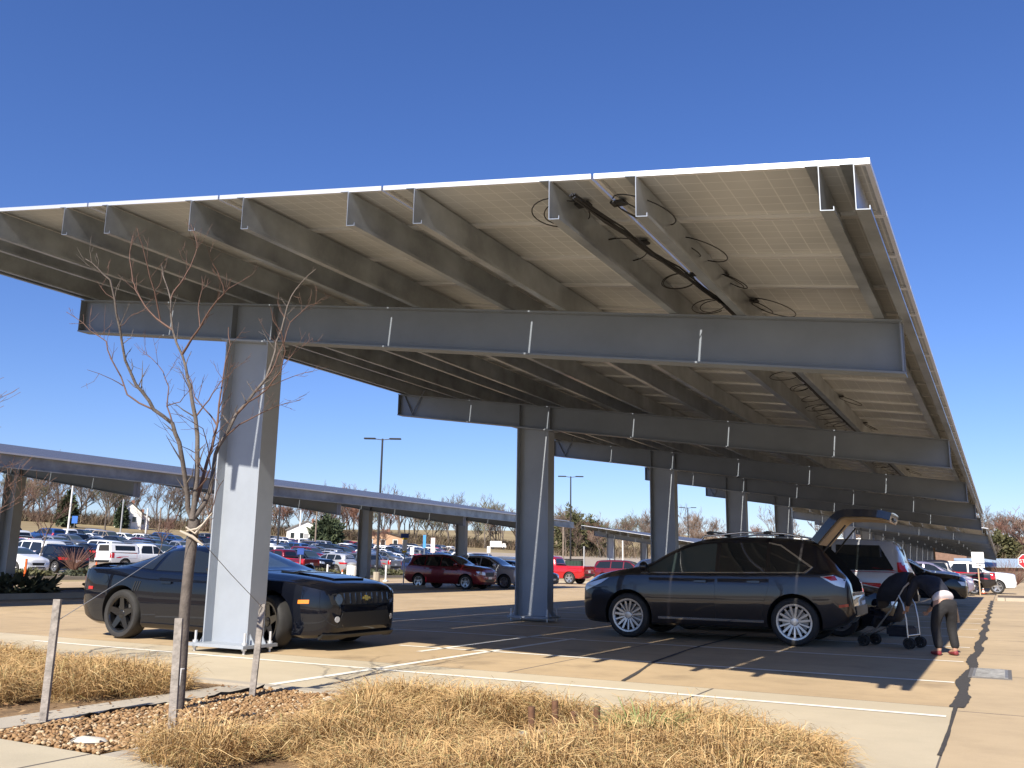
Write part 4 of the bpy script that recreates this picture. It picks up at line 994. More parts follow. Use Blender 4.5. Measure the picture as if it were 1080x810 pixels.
def stroller(loc,rz,label):
    t=empty('stroller',loc,rz); tag(t,label,'stroller','folding strollers behind the crossover')
    MF=mat('stroller_fabric',(.012,.014,.022),.8,var=.3,vscale=12,bump=.2,bscale=30); MS=mat('stroller_tube',(.50,.50,.51),.3,.9); MK=mat('stroller_black_plastic',(.015,.015,.016),.5)
    # x forward (towards the front wheels), two side frames
    for s in (-1,1):
        b=bmesh.new(); tube(b,[(-.52,s*.24,1.04),(-.44,s*.24,1.02),(-.33,s*.24,.92),(-.10,s*.24,.56),(.14,s*.23,.28),(.36,s*.22,.17)],.013,8); obj('front_leg',b,MS,t,60)
        b=bmesh.new(); tube(b,[(-.24,s*.245,.80),(-.30,s*.25,.66),(-.33,s*.25,.45),(-.34,s*.25,.16)],.013,8); obj('rear_leg',b,MS,t,60)
        b=bmesh.new(); tube(b,[(-.62,s*.24,1.07),(-.55,s*.24,1.06),(-.47,s*.24,1.03)],.021,8); obj('handle',b,MK,t,60)
        for x in (.36,-.34):
            b=bmesh.new(); tube(b,[(x,s*.235,.19),(x-.01,s*.235,.09)],.016,8); fk=obj('wheel_fork',b,MK,t,60)
            for d in (-.036,.036):
                w=bmesh.new(); lathe(w,[(.055,-.013),(.078,-.014),(.084,-.006),(.084,.006),(.078,.014),(.055,.013)],24,'Y',closed=True)
                for k in range(5): box(w,(0,0,0),(.11,.012,.012),M=Matrix.Rotation(k*math.pi/5,4,'Y'))
                lathe(w,[(.02,-.016),(.02,.016)],12,'Y')
                bmesh.ops.translate(w,verts=w.verts,vec=(x-.01,s*.235+d,.085)); obj('wheel',w,M_rubber,t,40)
    b=bmesh.new(); rings=[]
    for x,z,w in ((-.30,.86,.22),(-.22,.60,.22),(-.14,.42,.22),(.02,.40,.21),(.16,.42,.21),(.22,.30,.20)):
        rings.append([b.verts.new((x,-w,z+.03)),b.verts.new((x,-w*.5,z-.02)),b.verts.new((x,0,z-.035)),b.verts.new((x,w*.5,z-.02)),b.verts.new((x,w,z+.03))])
    for a,c in zip(rings,rings[1:]):
        for k in range(4): b.faces.new((a[k],a[k+1],c[k+1],c[k]))
    o=obj('seat',b,MF,t,60); o.modifiers.new('t','SOLIDIFY').thickness=.03
    b=bmesh.new(); rings=[]
    for k in range(9):
        a=R(-12+118*k/8); ring=[]
        for j in range(11):
            q=math.pi*j/10; yy=-.25*math.cos(q); rr=.40+.06*math.sin(q)
            ring.append(b.verts.new((-.20+rr*math.sin(a)*.95-.08,yy,.70+rr*math.cos(a)*math.sin(q)**.4 if 0<j<10 else .70)))
        rings.append(ring)
    for a,c in zip(rings,rings[1:]):
        for k in range(10): b.faces.new((a[k],a[k+1],c[k+1],c[k]))
    o=obj('canopy_hood',b,MF,t,60); o.modifiers.new('t','SOLIDIFY').thickness=.01
    b=bmesh.new(); box(b,(-.16,0,.25),(.34,.40,.16),bev=.03); obj('basket',b,MF,t,40)
    b=bmesh.new(); tube(b,[(-.34,-.24,.20),(-.34,.24,.20)],.010,6); obj('rear_axle_bar',b,MS,t,60)
    return t
stroller((-1.62,15.75,0),R(165),'black folding stroller between the open tailgate and the bending person')
# ------------------------------------------------------------------ planting, trees, small things
import numpy as np
nr=np.random.default_rng(3)
M_bark=mat('sapling_bark',(.115,.095,.08),.85,var=.35,vscale=14,bump=.3,bscale=60)
M_twig=mat('reddish_twig_bark',(.11,.06,.042),.8,var=.3,vscale=20)
M_stake=mat('weathered_wood',(.27,.24,.21),.9,var=.4,vscale=18,bump=.4,bscale=40)
M_wire=mat('guy_wire',(.25,.25,.24),.4,.7)
def np_mesh(name,V,F,m,smooth_=False,parent=None):
    me=bpy.data.meshes.new(name); V=np.asarray(V,dtype=np.float32)
    n=len(V); me.vertices.add(n); me.vertices.foreach_set('co',V.ravel())
    F=[np.asarray(f,dtype=np.int32) for f in F if len(f)]
    tot=sum(f.size for f in F); me.loops.add(tot); me.loops.foreach_set('vertex_index',np.concatenate([f.ravel() for f in F]))
    st=[];c=0
    for f in F:
        st.append(c+np.arange(len(f))*f.shape[1]); c+=f.size
    st=np.concatenate(st).astype(np.int32); me.polygons.add(len(st)); me.polygons.foreach_set('loop_start',st)
    me.update(calc_edges=True); me.validate()
    if smooth_: me.polygons.foreach_set('use_smooth',[True]*len(me.polygons))
    return link(name,me,m,parent)
def blades(name,roots,dirs,L,w,lift,droop,m):
    """curved tapering grass blades; roots Nx3, dirs unit Nx2, L length, lift = start steepness, droop = end drop"""
    n=len(roots); d3=np.concatenate([dirs,np.zeros((n,1))],1); side=np.stack([-dirs[:,1],dirs[:,0],np.zeros(n)],1)
    tw=nr.uniform(-.7,.7,(n,1)); side=side*np.cos(tw)+np.array([[0,0,1]])*np.sin(tw)
    P=[];t=[0,.35,.7,1.]
    for q in t:
        h=lift*np.sin(np.minimum(q*droop,2.6)[:,None] if hasattr(droop,'shape') else q*droop)/1.
        out=q*(1-.55*lift/np.maximum(lift,.01))*.9
        P.append(roots+d3*(L[:,None]*q**1.35*.75)+np.array([[0,0,1]])*(L[:,None]*h))
    W=[1,.85,.55]; V=np.zeros((n,7,3))
    for i in range(3):
        V[:,2*i]=P[i]-side*(w[:,None]*W[i]); V[:,2*i+1]=P[i]+side*(w[:,None]*W[i])
    V[:,6]=P[3]; b=np.arange(n)[:,None]*7
    q=np.concatenate([b+np.array([[0,1,3,2]]),b+np.array([[2,3,5,4]])]); tr=b+np.array([[4,5,6]])
    return np_mesh(name,V.reshape(-1,3),[q,tr],m)
M_dry=mat('dry_grass',(.30,.175,.07),.75,col2=(.66,.49,.25),island=[(.25,(.47,.29,.115)),(.45,(.38,.235,.10)),(.65,(.58,.39,.17)),(.8,(.48,.33,.15)),(.9,(.26,.23,.08))])
M_green=mat('green_grass',(.16,.20,.06),.75,col2=(.34,.36,.15),island=[(.5,(.22,.26,.08))])
def clumps(name,cs,per,label):
    R_,D_,L_=[],[],[]
    for (x,y,r,h) in cs:
        n=int(per*(r/.4)**1.5*(.7+h)); a=nr.uniform(0,2*np.pi,n); q=np.sqrt(nr.uniform(0,1,n))*r
        px=x+q*np.cos(a); py=y+q*np.sin(a)
        z=.02+h*.55*np.clip(1-(q/r)**2,0,1)*nr.uniform(.2,1.,n)
        R_.append(np.stack([px,py,z],1)); aa=a+nr.normal(0,.9,n); D_.append(np.stack([np.cos(aa),np.sin(aa)],1)); L_.append(nr.uniform(.5,1.25,n)*(.08+h*1.05))
    R_=np.concatenate(R_);D_=np.concatenate(D_);L_=np.concatenate(L_); n=len(R_)
    o=blades(name,R_,D_,L_,nr.uniform(.0014,.0032,n),nr.uniform(.05,.62,(n,1)),nr.uniform(1.8,3.4,n),M_dry)
    struct(o,label,'grass','stuff'); return o
def mound(cs,label):
    bm=bmesh.new()
    x0=min(c[0]-c[2] for c in cs);x1=max(c[0]+c[2] for c in cs);y0=min(c[1]-c[2] for c in cs);y1=max(c[1]+c[2] for c in cs)
    nx=int((x1-x0)/.07);ny=int((y1-y0)/.07)
    def H(x,y): return max([0]+[h*.52*max(0,1-((x-a)**2+(y-b)**2)/r**2) for a,b,r,h in cs])
    g=[[bm.verts.new((x0+(x1-x0)*i/nx,y0+(y1-y0)*j/ny,H(x0+(x1-x0)*i/nx,y0+(y1-y0)*j/ny)-.012)) for j in range(ny+1)] for i in range(nx+1)]
    for i in range(nx):
        for j in range(ny):
            q=(g[i][j],g[i+1][j],g[i+1][j+1],g[i][j+1])
            if max(v.co.z for v in q)>.0: bm.faces.new(q)
    bmesh.ops.delete(bm,geom=[v for v in bm.verts if not v.link_faces],context='VERTS')
    struct(obj('grass_thatch',bm,mat('thatch',(.24,.155,.07),.95,var=.4,vscale=14,bump=.8,bscale=60,col2=(.30,.2,.09)),smooth='keep'),label,'grass','stuff')
rg=random.Random(8)
left=[]
for k in range(46):
    x=rg.uniform(-10.8,-6.75); y=rg.uniform(4.35,6.3)
    left.append((x,y,rg.uniform(.28,.48),rg.uniform(.13,.24)))
right=[]
for k in range(64):
    x=rg.uniform(-4.6,-1.25); y=rg.uniform(4.0,6.35)
    if x<-4.05 and 4.45<y<6.0: continue
    if x<-4.3: continue
    if x<-3.9 and y>5.0+(x+4.6)*1.2 and y<5.6 : continue
    if math.hypot((x+2.62)/.55,(y-5.7)/.36)<1.42: continue
    right.append((x,y,rg.uniform(.26,.42),rg.uniform(.04,.25)))
for k in range(16): right.append((-4.55+.23*k+rg.uniform(-.06,.06),6.3 if k<12 else 6.15-.12*(k-11),.26,rg.uniform(.12,.2)) if not(8<=k<=9) else (-3.0,6.3,.2,.12))
right=[c for c in right if c[0]<-1.1]
clumps('dry_ornamental_grass',left,2300,'dry straw coloured ornamental grass in the bed left of the concrete strip'); mound(left,'matted brown thatch under the left grass')
clumps('dry_ornamental_grass',right,2700,'dry straw coloured ornamental grass across the front of the bed'); mound(right,'matted brown thatch under the front grass')
def tuft(x,y,label):
    n=420; a=nr.uniform(0,2*np.pi,n); q=np.sqrt(nr.uniform(0,1,n))*.13
    r=np.stack([x+q*np.cos(a),y+q*np.sin(a),np.full(n,.01)],1); d=np.stack([np.cos(a),np.sin(a)],1)
    o=blades('grass_tuft',r,d,nr.uniform(.18,.34,n),nr.uniform(.003,.006,n),nr.uniform(.5,1.0,(n,1)),nr.uniform(1.2,1.9,n),M_green); tag(o,label,'grass tuft')
tuft(-2.06,5.62,'green grass tuft among dry grass right of the rusty bolts')
# gravel
def gravel():
    ico=bmesh.new(); bmesh.ops.create_icosphere(ico,subdivisions=1,radius=1); bv=np.array([v.co[:] for v in ico.verts]); bf=np.array([[v.index for v in f.verts] for f in ico.faces]); ico.free()
    n=11000; pts=[]
    while len(pts)<n:
        x=rg.uniform(-6.0,-3.9); y=rg.uniform(3.84,6.5)
        if y<4.3 and x>-4.8: continue
        if x>-4.75+ (.72 if y<5.2 else .95) : continue
        if x<-5.97: continue
        pts.append((x,y))
    pts=np.array(pts); s=nr.uniform(.007,.021,(n,1))*np.stack([nr.uniform(.8,1.4,n),nr.uniform(.7,1.2,n),nr.uniform(.5,.85,n)],1)
    a=nr.uniform(0,2*np.pi,n); V=bv[None]*(1+nr.uniform(-.2,.2,(n,len(bv),1)))*s[:,None,:]
    c,sn=np.cos(a)[:,None],np.sin(a)[:,None]
    X=V[:,:,0]*c-V[:,:,1]*sn; Y=V[:,:,0]*sn+V[:,:,1]*c; t=nr.uniform(-.6,.6,(n,1)); Z=V[:,:,2]*np.cos(t)+X*np.sin(t)
    V=np.stack([X+pts[:,:1],Y+pts[:,1:],Z+.012+nr.uniform(0,.022,(n,1))],2)
    F=(bf[None]+(np.arange(n)*len(bv))[:,None,None]).reshape(-1,3)
    m=mat('river_gravel',(.16,.085,.035),.75,col2=(.52,.42,.28),island=[(.25,(.27,.15,.06)),(.5,(.33,.20,.09)),(.7,(.22,.12,.05)),(.85,(.40,.28,.15))])
    struct(np_mesh('river_gravel',V.reshape(-1,3),[F],m),'tan and rust coloured river gravel round the staked sapling','gravel','stuff')
gravel()
def stones():
    for (x,y,sx,sy,rz,l) in ((-5.12,4.02,.22,.12,.4,'flat white stone lying in the gravel near the sidewalk'),(-4.62,6.12,.26,.14,.2,'flat pale stone at the top of the gravel'),(-5.02,6.22,.12,.08,.9,'small pale stone by the right stake')):
        bm=bmesh.new(); vs=bmesh.ops.create_icosphere(bm,subdivisions=2,radius=1)['verts']
        for v in vs: v.co*=rg.uniform(.86,1.12)
        bmesh.ops.transform(bm,matrix=Matrix.Translation((x,y,.035))@Matrix.Rotation(rz,4,'Z')@Matrix.Diagonal((sx/2,sy/2,.03,1)),verts=vs)
        tag(obj('flat_stone',bm,mat('pale_stone',(.52,.48,.40),.9,var=.2,vscale=10),smooth=40),l,'stone')
    # torn edging fabric along the concrete strip
    bm=bmesh.new(); pr=[]
    pts=[(-5.955,4.3+.1*i) for i in range(22)]
    for i,(x,y) in enumerate(pts):
        h=.03+.05*abs(math.sin(i*1.7))*rg.random(); pr.append((bm.verts.new((x+rg.uniform(-.01,.02),y,.0)),bm.verts.new((x+rg.uniform(.0,.05),y+.02,h))))
    for a,b in zip(pr,pr[1:]): bm.faces.new((a[0],b[0],b[1],a[1]))
    o=obj('edging_fabric',bm,mat('black_fabric',(.02,.02,.02),.9),smooth='keep'); o.modifiers.new('t','SOLIDIFY').thickness=.004; tag(o,'torn black edging fabric between the gravel and the concrete strip','edging')
stones()
# rusty anchor bolts on a buried footing
def bolts():
    bm=bmesh.new(); lathe(bm,[(.36,-.03),(.36,.03),(.33,.045),(.0001,.05)],28)
    for v in bm.verts: v.co.x*=1.15
    tag(obj('concrete_footing',bm,M_kerb,smooth=40,loc=(-2.62,5.68,0)),'round pale concrete footing sunk in the dry grass','footing')
    m=mat('rusty_steel',(.15,.075,.04),.85,.2,var=.4,vscale=25)
    for x,y,l in ((-2.80,5.55,'front left'),(-2.78,5.87,'back left'),(-2.48,5.52,'front right'),(-2.45,5.82,'back right')):
        bm=bmesh.new(); tube(bm,[(0,0,.0),(0,0,.20)],[.023,.023],10)
        for k in range(9): lathe(bm,[(.021,.09+k*.009),(.024,.0935+k*.009),(.021,.097+k*.009)],10)
        tag(obj('anchor_bolt',bm,m,smooth=50,loc=(x,y,.045)),f'rusty threaded bolt standing at the {l} of the concrete footing','bolt','bolts of the buried footing')
bolts()
# ---------------------------------------------------------------- staked sapling, traced branch by branch
TB=Vector((-5.69,5.23,0)); FH=Vector((FW.x,FW.y,0)).normalized()
def tp(u,v,dep=0):
    d=ray(u,v); o=Vector((0,0,CAMH)); return o+d*(((TB+FH*dep)-o).dot(FH)/d.dot(FH))
def sapling():
    t=empty('young_tree',TB); tag(t,'bare multi-stemmed sapling tied between wooden stakes in the gravel','tree')
    bm=bmesh.new()
    P=[tp(*p) for p in ((187,757),(188,745),(192,690),(195,640),(199,600),(203,565),(205,548))]
    tube(bm,[p-TB for p in P],[.052,.046,.044,.042,.042,.046,.044],10); obj('trunk',bm,M_bark,t,60)
    BR=[ # (polyline px, start radius, end radius, depth slope m per 100 px)
     ([(204,552),(198,536),(196,511),(189,467),(182,447),(162,432),(149,412),(143,405),(132,380),(126,345),(121,316),(116,295),(103,283),(90,273)],.030,.005,-.25),
     ([(160,430),(134,416),(118,380),(112,360),(105,355),(88,341),(70,329)],.010,.003,.3),
     ([(134,410),(118,400),(92,390)],.006,.002,-.4),
     ([(206,552),(206,518),(208,479),(206,440),(201,412),(198,400),(192,374),(182,348),(180,316),(172,291),(170,278)],.032,.004,.05),
     ([(182,348),(165,336),(153,323),(143,306),(140,297),(137,275),(138,260),(140,249)],.012,.003,.35),
     ([(172,339),(163,307),(155,278),(150,258),(145,241)],.009,.003,-.3),
     ([(180,316),(186,304),(194,293),(201,281),(206,268),(208,258),(201,236)],.010,.003,.3),
     ([(192,374),(203,356),(211,345),(222,326),(236,310),(233,296),(224,278)],.014,.004,-.35),
     ([(236,310),(247,301),(262,291)],.006,.002,.3),
     ([(211,345),(209,325),(213,306),(222,297)],.007,.002,.4),
     ([(209,545),(211,515),(219,485),(226,460),(229,449),(231,426),(235,400),(243,364),(241,345)],.024,.004,.3),
     ([(229,449),(222,438),(212,427),(205,418),(202,402),(196,388)],.010,.003,.5),
     ([(231,430),(236,414),(241,398),(238,380)],.007,.002,-.3),
     ([(207,548),(216,530),(221,518),(227,479),(237,461),(249,437),(268,414),(280,400),(288,378),(291,361),(300,335),(307,313),(318,298),(333,284)],.030,.004,.45),
     ([(249,437),(262,424),(282,410),(296,392),(301,370),(297,352),(288,338),(285,323)],.011,.003,-.3),
     ([(282,400),(290,384),(300,360),(306,340),(318,329),(326,322),(339,319)],.009,.002,.3),
     ([(237,461),(252,448),(275,436),(296,427),(317,422)],.011,.002,.3),
     ([(268,414),(290,405),(312,396),(330,392)],.007,.002,-.5),
     ([(285,390),(300,384),(318,366),(330,357)],.006,.002,.4),
     ([(206,520),(217,506),(222,494),(219,470),(214,452),(196,441),(180,436)],.009,.002,-.6),
     ([(206,440),(215,428),(224,415),(231,405),(242,396),(252,382)],.010,.002,.3),
     ([(206,478),(190,470),(176,462)],.005,.0015,-.3),
     ([(182,447),(176,428),(178,408),(172,392),(160,378),(152,370)],.009,.002,.4),
     ([(176,428),(190,424),(200,412),(206,398)],.006,.002,-.3),
     ([(209,545),(214,560),(220,544),(228,520),(236,506)],.011,.003,-.2),
     ([(126,345),(135,336),(142,330)],.004,.0015,.3),([(121,316),(112,310),(102,296)],.004,.0015,.3),
     ([(163,307),(170,296),(171,282)],.004,.0015,.3),([(201,281),(192,272),(188,262)],.004,.0015,-.3),
     ([(300,335),(293,320),(294,308)],.004,.0015,.3),([(291,361),(280,350),(272,335)],.004,.0015,-.3)]
    rr=random.Random(4)
    REC=[]
    for pts,r0,r1,ds in BR:
        r0*=.78; r1*=.8; L=0; Q=[]; d0=0
        if REC:
            q=min(REC,key=lambda e:(e[0]-pts[0][0])**2+(e[1]-pts[0][1])**2)
            if math.hypot(q[0]-pts[0][0],q[1]-pts[0][1])<14: d0=q[2]; pts=[(q[0],q[1])]+pts[1:]
        for i,p in enumerate(pts):
            if i: L+=math.hypot(p[0]-pts[i-1][0],p[1]-pts[i-1][1])
            dd=d0+ds*L/100.*.9; Q.append(tp(p[0],p[1],dd)-TB)
            if i: REC+=[(pts[i-1][0]+(p[0]-pts[i-1][0])*f,pts[i-1][1]+(p[1]-pts[i-1][1])*f,dd) for f in (.25,.5,.75,1)]
        # resample with small kinks
        S=[]
        for a,b in zip(Q,Q[1:]):
            S+= [a,a.lerp(b,.5)+Vector((rr.gauss(0,.006),rr.gauss(0,.006),rr.gauss(0,.004)))]
        S.append(Q[-1]); n=len(S)
        bm=bmesh.new(); tube(bm,S,[r0+(r1-r0)*(i/(n-1))**.8 for i in range(n)],7)
        for i in range(3,n-1):        # side twigs
            for _ in range(rr.choice((0,1,1,2))):
                d=(S[i+1]-S[i]).normalized(); s=Vector((rr.gauss(0,1),rr.gauss(0,1),rr.gauss(.3,.6))).normalized()
                e=(d*.8+s*.8).normalized(); l=rr.uniform(.06,.26)
                q=[S[i],S[i]+e*l*.5+Vector((rr.gauss(0,.01),rr.gauss(0,.01),.01)),S[i]+e*l+Vector((0,0,.03))]
                rb=max(.0020,(r0+(r1-r0)*i/n)*.35); tube(bm,q,[rb,rb*.75,.0012],5)
                for f in (.4,.7):
                    if rr.random()<.6: 
                        g=q[0].lerp(q[2],f); h=(e+Vector((rr.gauss(0,.7),rr.gauss(0,.7),rr.gauss(.1,.5)))).normalized()*l*.45; tube(bm,[g,g+h*.5,g+h+Vector((0,0,.01))],[.0018,.0015,.001],4)
        obj('branch',bm,M_bark if r0>.02 else M_twig,t,60)
    bm=bmesh.new() # pale fabric tie
    for a,b,c in (((196,556),(206,563),(224,541)),((190,560),(203,566),(214,575)),((197,560),(208,558),(218,550))):
        tube(bm,[tp(*a,-.06)-TB,tp(*b,-.075)-TB,tp(*c,-.05)-TB],[.008,.012,.008],6)
    obj('fabric_tie',bm,mat('pale_strap',(.42,.36,.28),.9),t,60)
    bm=bmesh.new(); tube(bm,[tp(188,722,-.0)-TB,tp(190,704,0)-TB],[.051,.050],10); obj('white_trunk_guard',bm,mat('white_guard',(.75,.74,.70),.7),t,60)
    return t
sapling()
def stake(base,topz,lean,label):
    bm=bmesh.new(); x,y=base
    lx,ly=lean
    prism(bm,[(-.025,-.016),(.025,-.016),(.025,.016),(-.025,.016)],lambda a,b:(a,b,-.05),lambda a,b:(a+lx,b+ly,topz))
    o=obj('wooden_stake',bm,M_stake,loc=(x,y,0)); o.rotation_euler=(0,0,R(28)); tag(o,label,'stake','stakes round the sapling'); return o
def stake_top(u,v,base):
    d=ray(u,v); o=Vector((0,0,CAMH)); k=(Vector((base[0],base[1],0))-o).dot(FH)/d.dot(FH); return o+d*k
SB=[(-6.03,4.34),(-4.94,4.51),(-5.71,6.04)]; ST=[(61,632),(189,652),(277,637)]
for (b,tpx,l) in zip(SB,ST,('leaning grey wooden stake left of the sapling at the concrete strip','grey wooden stake standing right in front of the sapling trunk','thin weathered stake right of the sapling, overlapping the column base')):
    q=stake_top(*tpx,b); dx,dy=q.x-b[0],q.y-b[1]
    c,s=math.cos(R(-28)),math.sin(R(-28))
    stake(b,q.z,(dx*c-dy*s,dx*s+dy*c),l)
for i,(tpx,l) in enumerate(zip(((60,655),(278,642)),('thin guy wire from the sapling tie down to the left stake','thin guy wire from the sapling tie down to the right stake'))):
    a=tp(205,562,-.05); b=stake_top(*tpx,SB[0 if i==0 else 2]); bm=bmesh.new(); tube(bm,[a,a.lerp(b,.5)-Vector((0,0,.01)),b],.0028,5); tag(obj('guy_wire',bm,M_wire,smooth=60),l,'wire')
# ---------------------------------------------------------------- generic bare trees
def bare_tree_meshes(seed,h,spread,depth=4,tw=.03,ntw=5,trunkr=.22):
    rr=random.Random(seed); tk=bmesh.new(); cr=bmesh.new()
    def grow(p,d,L,r,lev,bm):
        n=4; pts=[p]; q=p
        for i in range(n):
            d=(d+Vector((rr.gauss(0,.13),rr.gauss(0,.13),.06))).normalized(); q=q+d*L/n; pts.append(q)
        r1=max(tw*.6,r*.55)
        tube(bm,pts,[r+(r1-r)*i/n for i in range(n+1)],5 if lev==0 else 3,cap=False)
        if lev>=depth: return
        k=rr.randint(3,5) if lev else rr.randint(5,7)
        for j in range(k):
            f=rr.uniform(.35,1) if lev else rr.uniform(.3,1)
            i=min(n-1,int(f*n)); pp=pts[i].lerp(pts[i+1],f*n-i)
            a=rr.uniform(0,2*math.pi); s=Vector((math.cos(a),math.sin(a),rr.uniform(.0,.6))).normalized()
            dd=(d*rr.uniform(.5,.9)+s*spread).normalized()
            grow(pp,dd,L*rr.uniform(.45,.72),max(tw*.5,r*rr.uniform(.38,.55)),lev+1,cr)
    grow(Vector((0,0,-.2)),Vector((0,0,1)),h*.58,trunkr,0,tk)
    a=bpy.data.meshes.new('trunk'); tk.to_mesh(a); tk.free(); b=bpy.data.meshes.new('crown'); cr.to_mesh(b); cr.free()
    return a,b
M_ftrunk=mat('grey_brown_bark',(.13,.105,.085),.9,var=.3,vscale=1)
CROWN=[mat('grey_twigs',(.15,.12,.10),.9,var=.3,vscale=.3),mat('brown_twigs',(.165,.115,.085),.9,var=.3,vscale=.3),mat('red_brown_twigs',(.17,.085,.06),.9,var=.3,vscale=.3),mat('olive_twigs',(.14,.13,.075),.9,var=.3,vscale=.3)]
VAR=[bare_tree_meshes(s,h,sp,tw=.05,trunkr=.2) for s,h,sp in ((1,11,.75),(2,12,.6),(3,10,.9),(4,13,.65),(5,9,1.0))]
TREES=[]
def far_tree(k,cm,x,y,s,rz,label,group=None,z=None):
    t=empty('bare_tree',(x,y,hgt(x,y)-.1 if z is None else z),rz); t.scale=(s,s,s*rg.uniform(.9,1.15)); tag(t,label,'tree',group)
    for nm,me,m in (('trunk',VAR[k][0],M_ftrunk),('crown',VAR[k][1],cm)):
        if not me.materials: me.materials.append(m)
        o=bpy.data.objects.new(nm,me); COL.objects.link(o); o.parent=t; o.material_slots[0].link='OBJECT'; o.material_slots[0].material=m
    return t
n=0
# belt behind the field, from far left towards the vanishing point
belt=[(-205,70),(-205,130),(-196,200),(-175,290),(-150,370),(-118,430)]
def bp(u):
    seg=[math.hypot(b[0]-a[0],b[1]-a[1]) for a,b in zip(belt,belt[1:])]; d=u*sum(seg)
    for (a,b),l in zip(zip(belt,belt[1:]),seg):
        if d<=l: return a[0]+(b[0]-a[0])*d/l,a[1]+(b[1]-a[1])*d/l
        d-=l
    return belt[-1]
for row in range(4):
    N=46
    for i in range(N):
        x,y=bp((i+rg.uniform(-.4,.4)+.5)/N); x-=row*9+rg.uniform(-4,4); y+=row*5+rg.uniform(-3,3)
        u=i/N; 
        if row==0 and rg.random()<.45: continue
        cm=CROWN[rg.choice((0,0,1,1,3))] if not(.38<u<.52 and rg.random()<.6) else CROWN[2]
        s=rg.uniform(.9,1.35)*(1.05+.4*u)*(.85 if u<.18 else 1)
        far_tree(rg.randrange(5),cm,x,y,s,rg.uniform(0,6.28),'bare winter tree in the wooded belt behind the grass field','trees of the wooded belt')
for i in range(80):
    y=rg.uniform(225,400); x=rg.uniform(-110,-20) if i<38 else rg.uniform(-14,.08*y)
    far_tree(rg.randrange(5),CROWN[rg.choice((1,1,2,0))],x,y,rg.uniform(.8,1.2),rg.uniform(0,6.28),'bare brown tree on the wooded hill at the right','trees of the right hill')
for px,py,dd,s,k,l in ((112,545,185,.95,3,'tall bare tree standing clear of the belt left of the white house'),(222,548,180,1.0,1,'tall bare spreading tree right of the white house'),(180,548,190,.85,0,'grey bare tree just right of the white house'),(405,565,165,.62,2,'low reddish bare tree before the tan building'),(355,556,190,1.0,3,'tall pale bare tree right of the dark round evergreen'),(172,552,160,.5,4,'low reddish bare thicket tree on the field right of the white house')):
    d=ray(px,py); p=Vector((0,0,CAMH))+d*dd; far_tree(k,CROWN[2] if 'reddish' in l else CROWN[0],p.x,p.y,s,rg.uniform(0,6),l)
def thicket():
    n=60000; u=nr.uniform(0,1,n); P=np.array([bp(a) for a in u]); P[:,0]+=-nr.uniform(-6,38,n); P[:,1]+=nr.uniform(-4,22,n)
    m=22000; Q=np.stack([nr.uniform(-115,45,m),nr.uniform(225,400,m)],1); P=np.concatenate([P,Q]); n=len(P)
    z=np.array([hgt(a,b)-.1 for a,b in P]); a=nr.uniform(0,2*np.pi,n)
    o=blades('brush',np.stack([P[:,0],P[:,1],z],1),np.stack([np.cos(a),np.sin(a)],1),nr.uniform(1.2,4.5,n),nr.uniform(.04,.10,n),nr.uniform(.6,1.0,(n,1)),nr.uniform(1.0,1.8,n),mat('brush_twigs',(.10,.075,.05),.95,col2=(.20,.14,.09),island=[(.5,(.15,.10,.065)),(.8,(.12,.11,.06))]))
    struct(o,'brown brush and undergrowth of the far wood','brush','stuff')
thicket()
# evergreens and shrubs: leaf sprays through the crown volume
def leafy(name,loc,rx,rz_,n,ls,m,label,cat,conic=0,group=None,trunk=True,z0=.12):
    t=empty(name,loc); tag(t,label,cat,group)
    u=nr.normal(0,1,(n,3)); u/=np.linalg.norm(u,axis=1)[:,None]; q=nr.uniform(.35,1,(n,1))**.6
    lob=1+.22*np.sin(u[:,:1]*5+2)*np.cos(u[:,1:2]*6)+.12*np.sin(u[:,2:]*9+u[:,:1]*7)
    c=u*q*lob; 
    zc=(c[:,2]+1)/2
    w=1-conic*np.clip(zc,0,1)
    c=np.stack([c[:,0]*rx*w,c[:,1]*rx*w,(c[:,2]+1)*rz_+z0],1)
    d=u+nr.normal(0,.6,(n,3)); d/=np.linalg.norm(d,axis=1)[:,None]; s=np.cross(d,nr.normal(0,1,(n,3))); s/=np.linalg.norm(s,axis=1)[:,None]
    L=nr.uniform(.6,1.4,(n,1))*ls; V=np.stack([c-s*L*.28,c+s*L*.28,c+d*L+s*L*.12,c+d*L-s*L*.12],1)
    F=np.arange(n*4).reshape(n,4); np_mesh('crown' if trunk else 'foliage',V.reshape(-1,3),[F],m,parent=t)
    bm=bmesh.new(); rr=random.Random(n)
    if trunk: tube(bm,[(0,0,-.2),(0,0,rz_*1.3)],[rx*.10,rx*.04],7)
    else:
        for k in range(7):
            a=rr.uniform(0,6.28); tube(bm,[(0,0,-.05),(.3*rx*math.cos(a),.3*rx*math.sin(a),rz_*.6),(.7*rx*math.cos(a),.7*rx*math.sin(a),rz_*1.3)],[.02,.014,.006],5)
    obj('trunk' if trunk else 'stem',bm,M_ftrunk,t,60); return t
M_ever=mat('evergreen_leaf',(.028,.045,.02),.8,col2=(.06,.075,.03),island=[(.5,(.04,.058,.025))])
M_olive=mat('olive_leaf',(.05,.055,.02),.8,col2=(.11,.10,.04),island=[(.5,(.075,.075,.03))])
M_juni=mat('juniper_leaf',(.035,.045,.025),.85,col2=(.08,.085,.045),island=1)
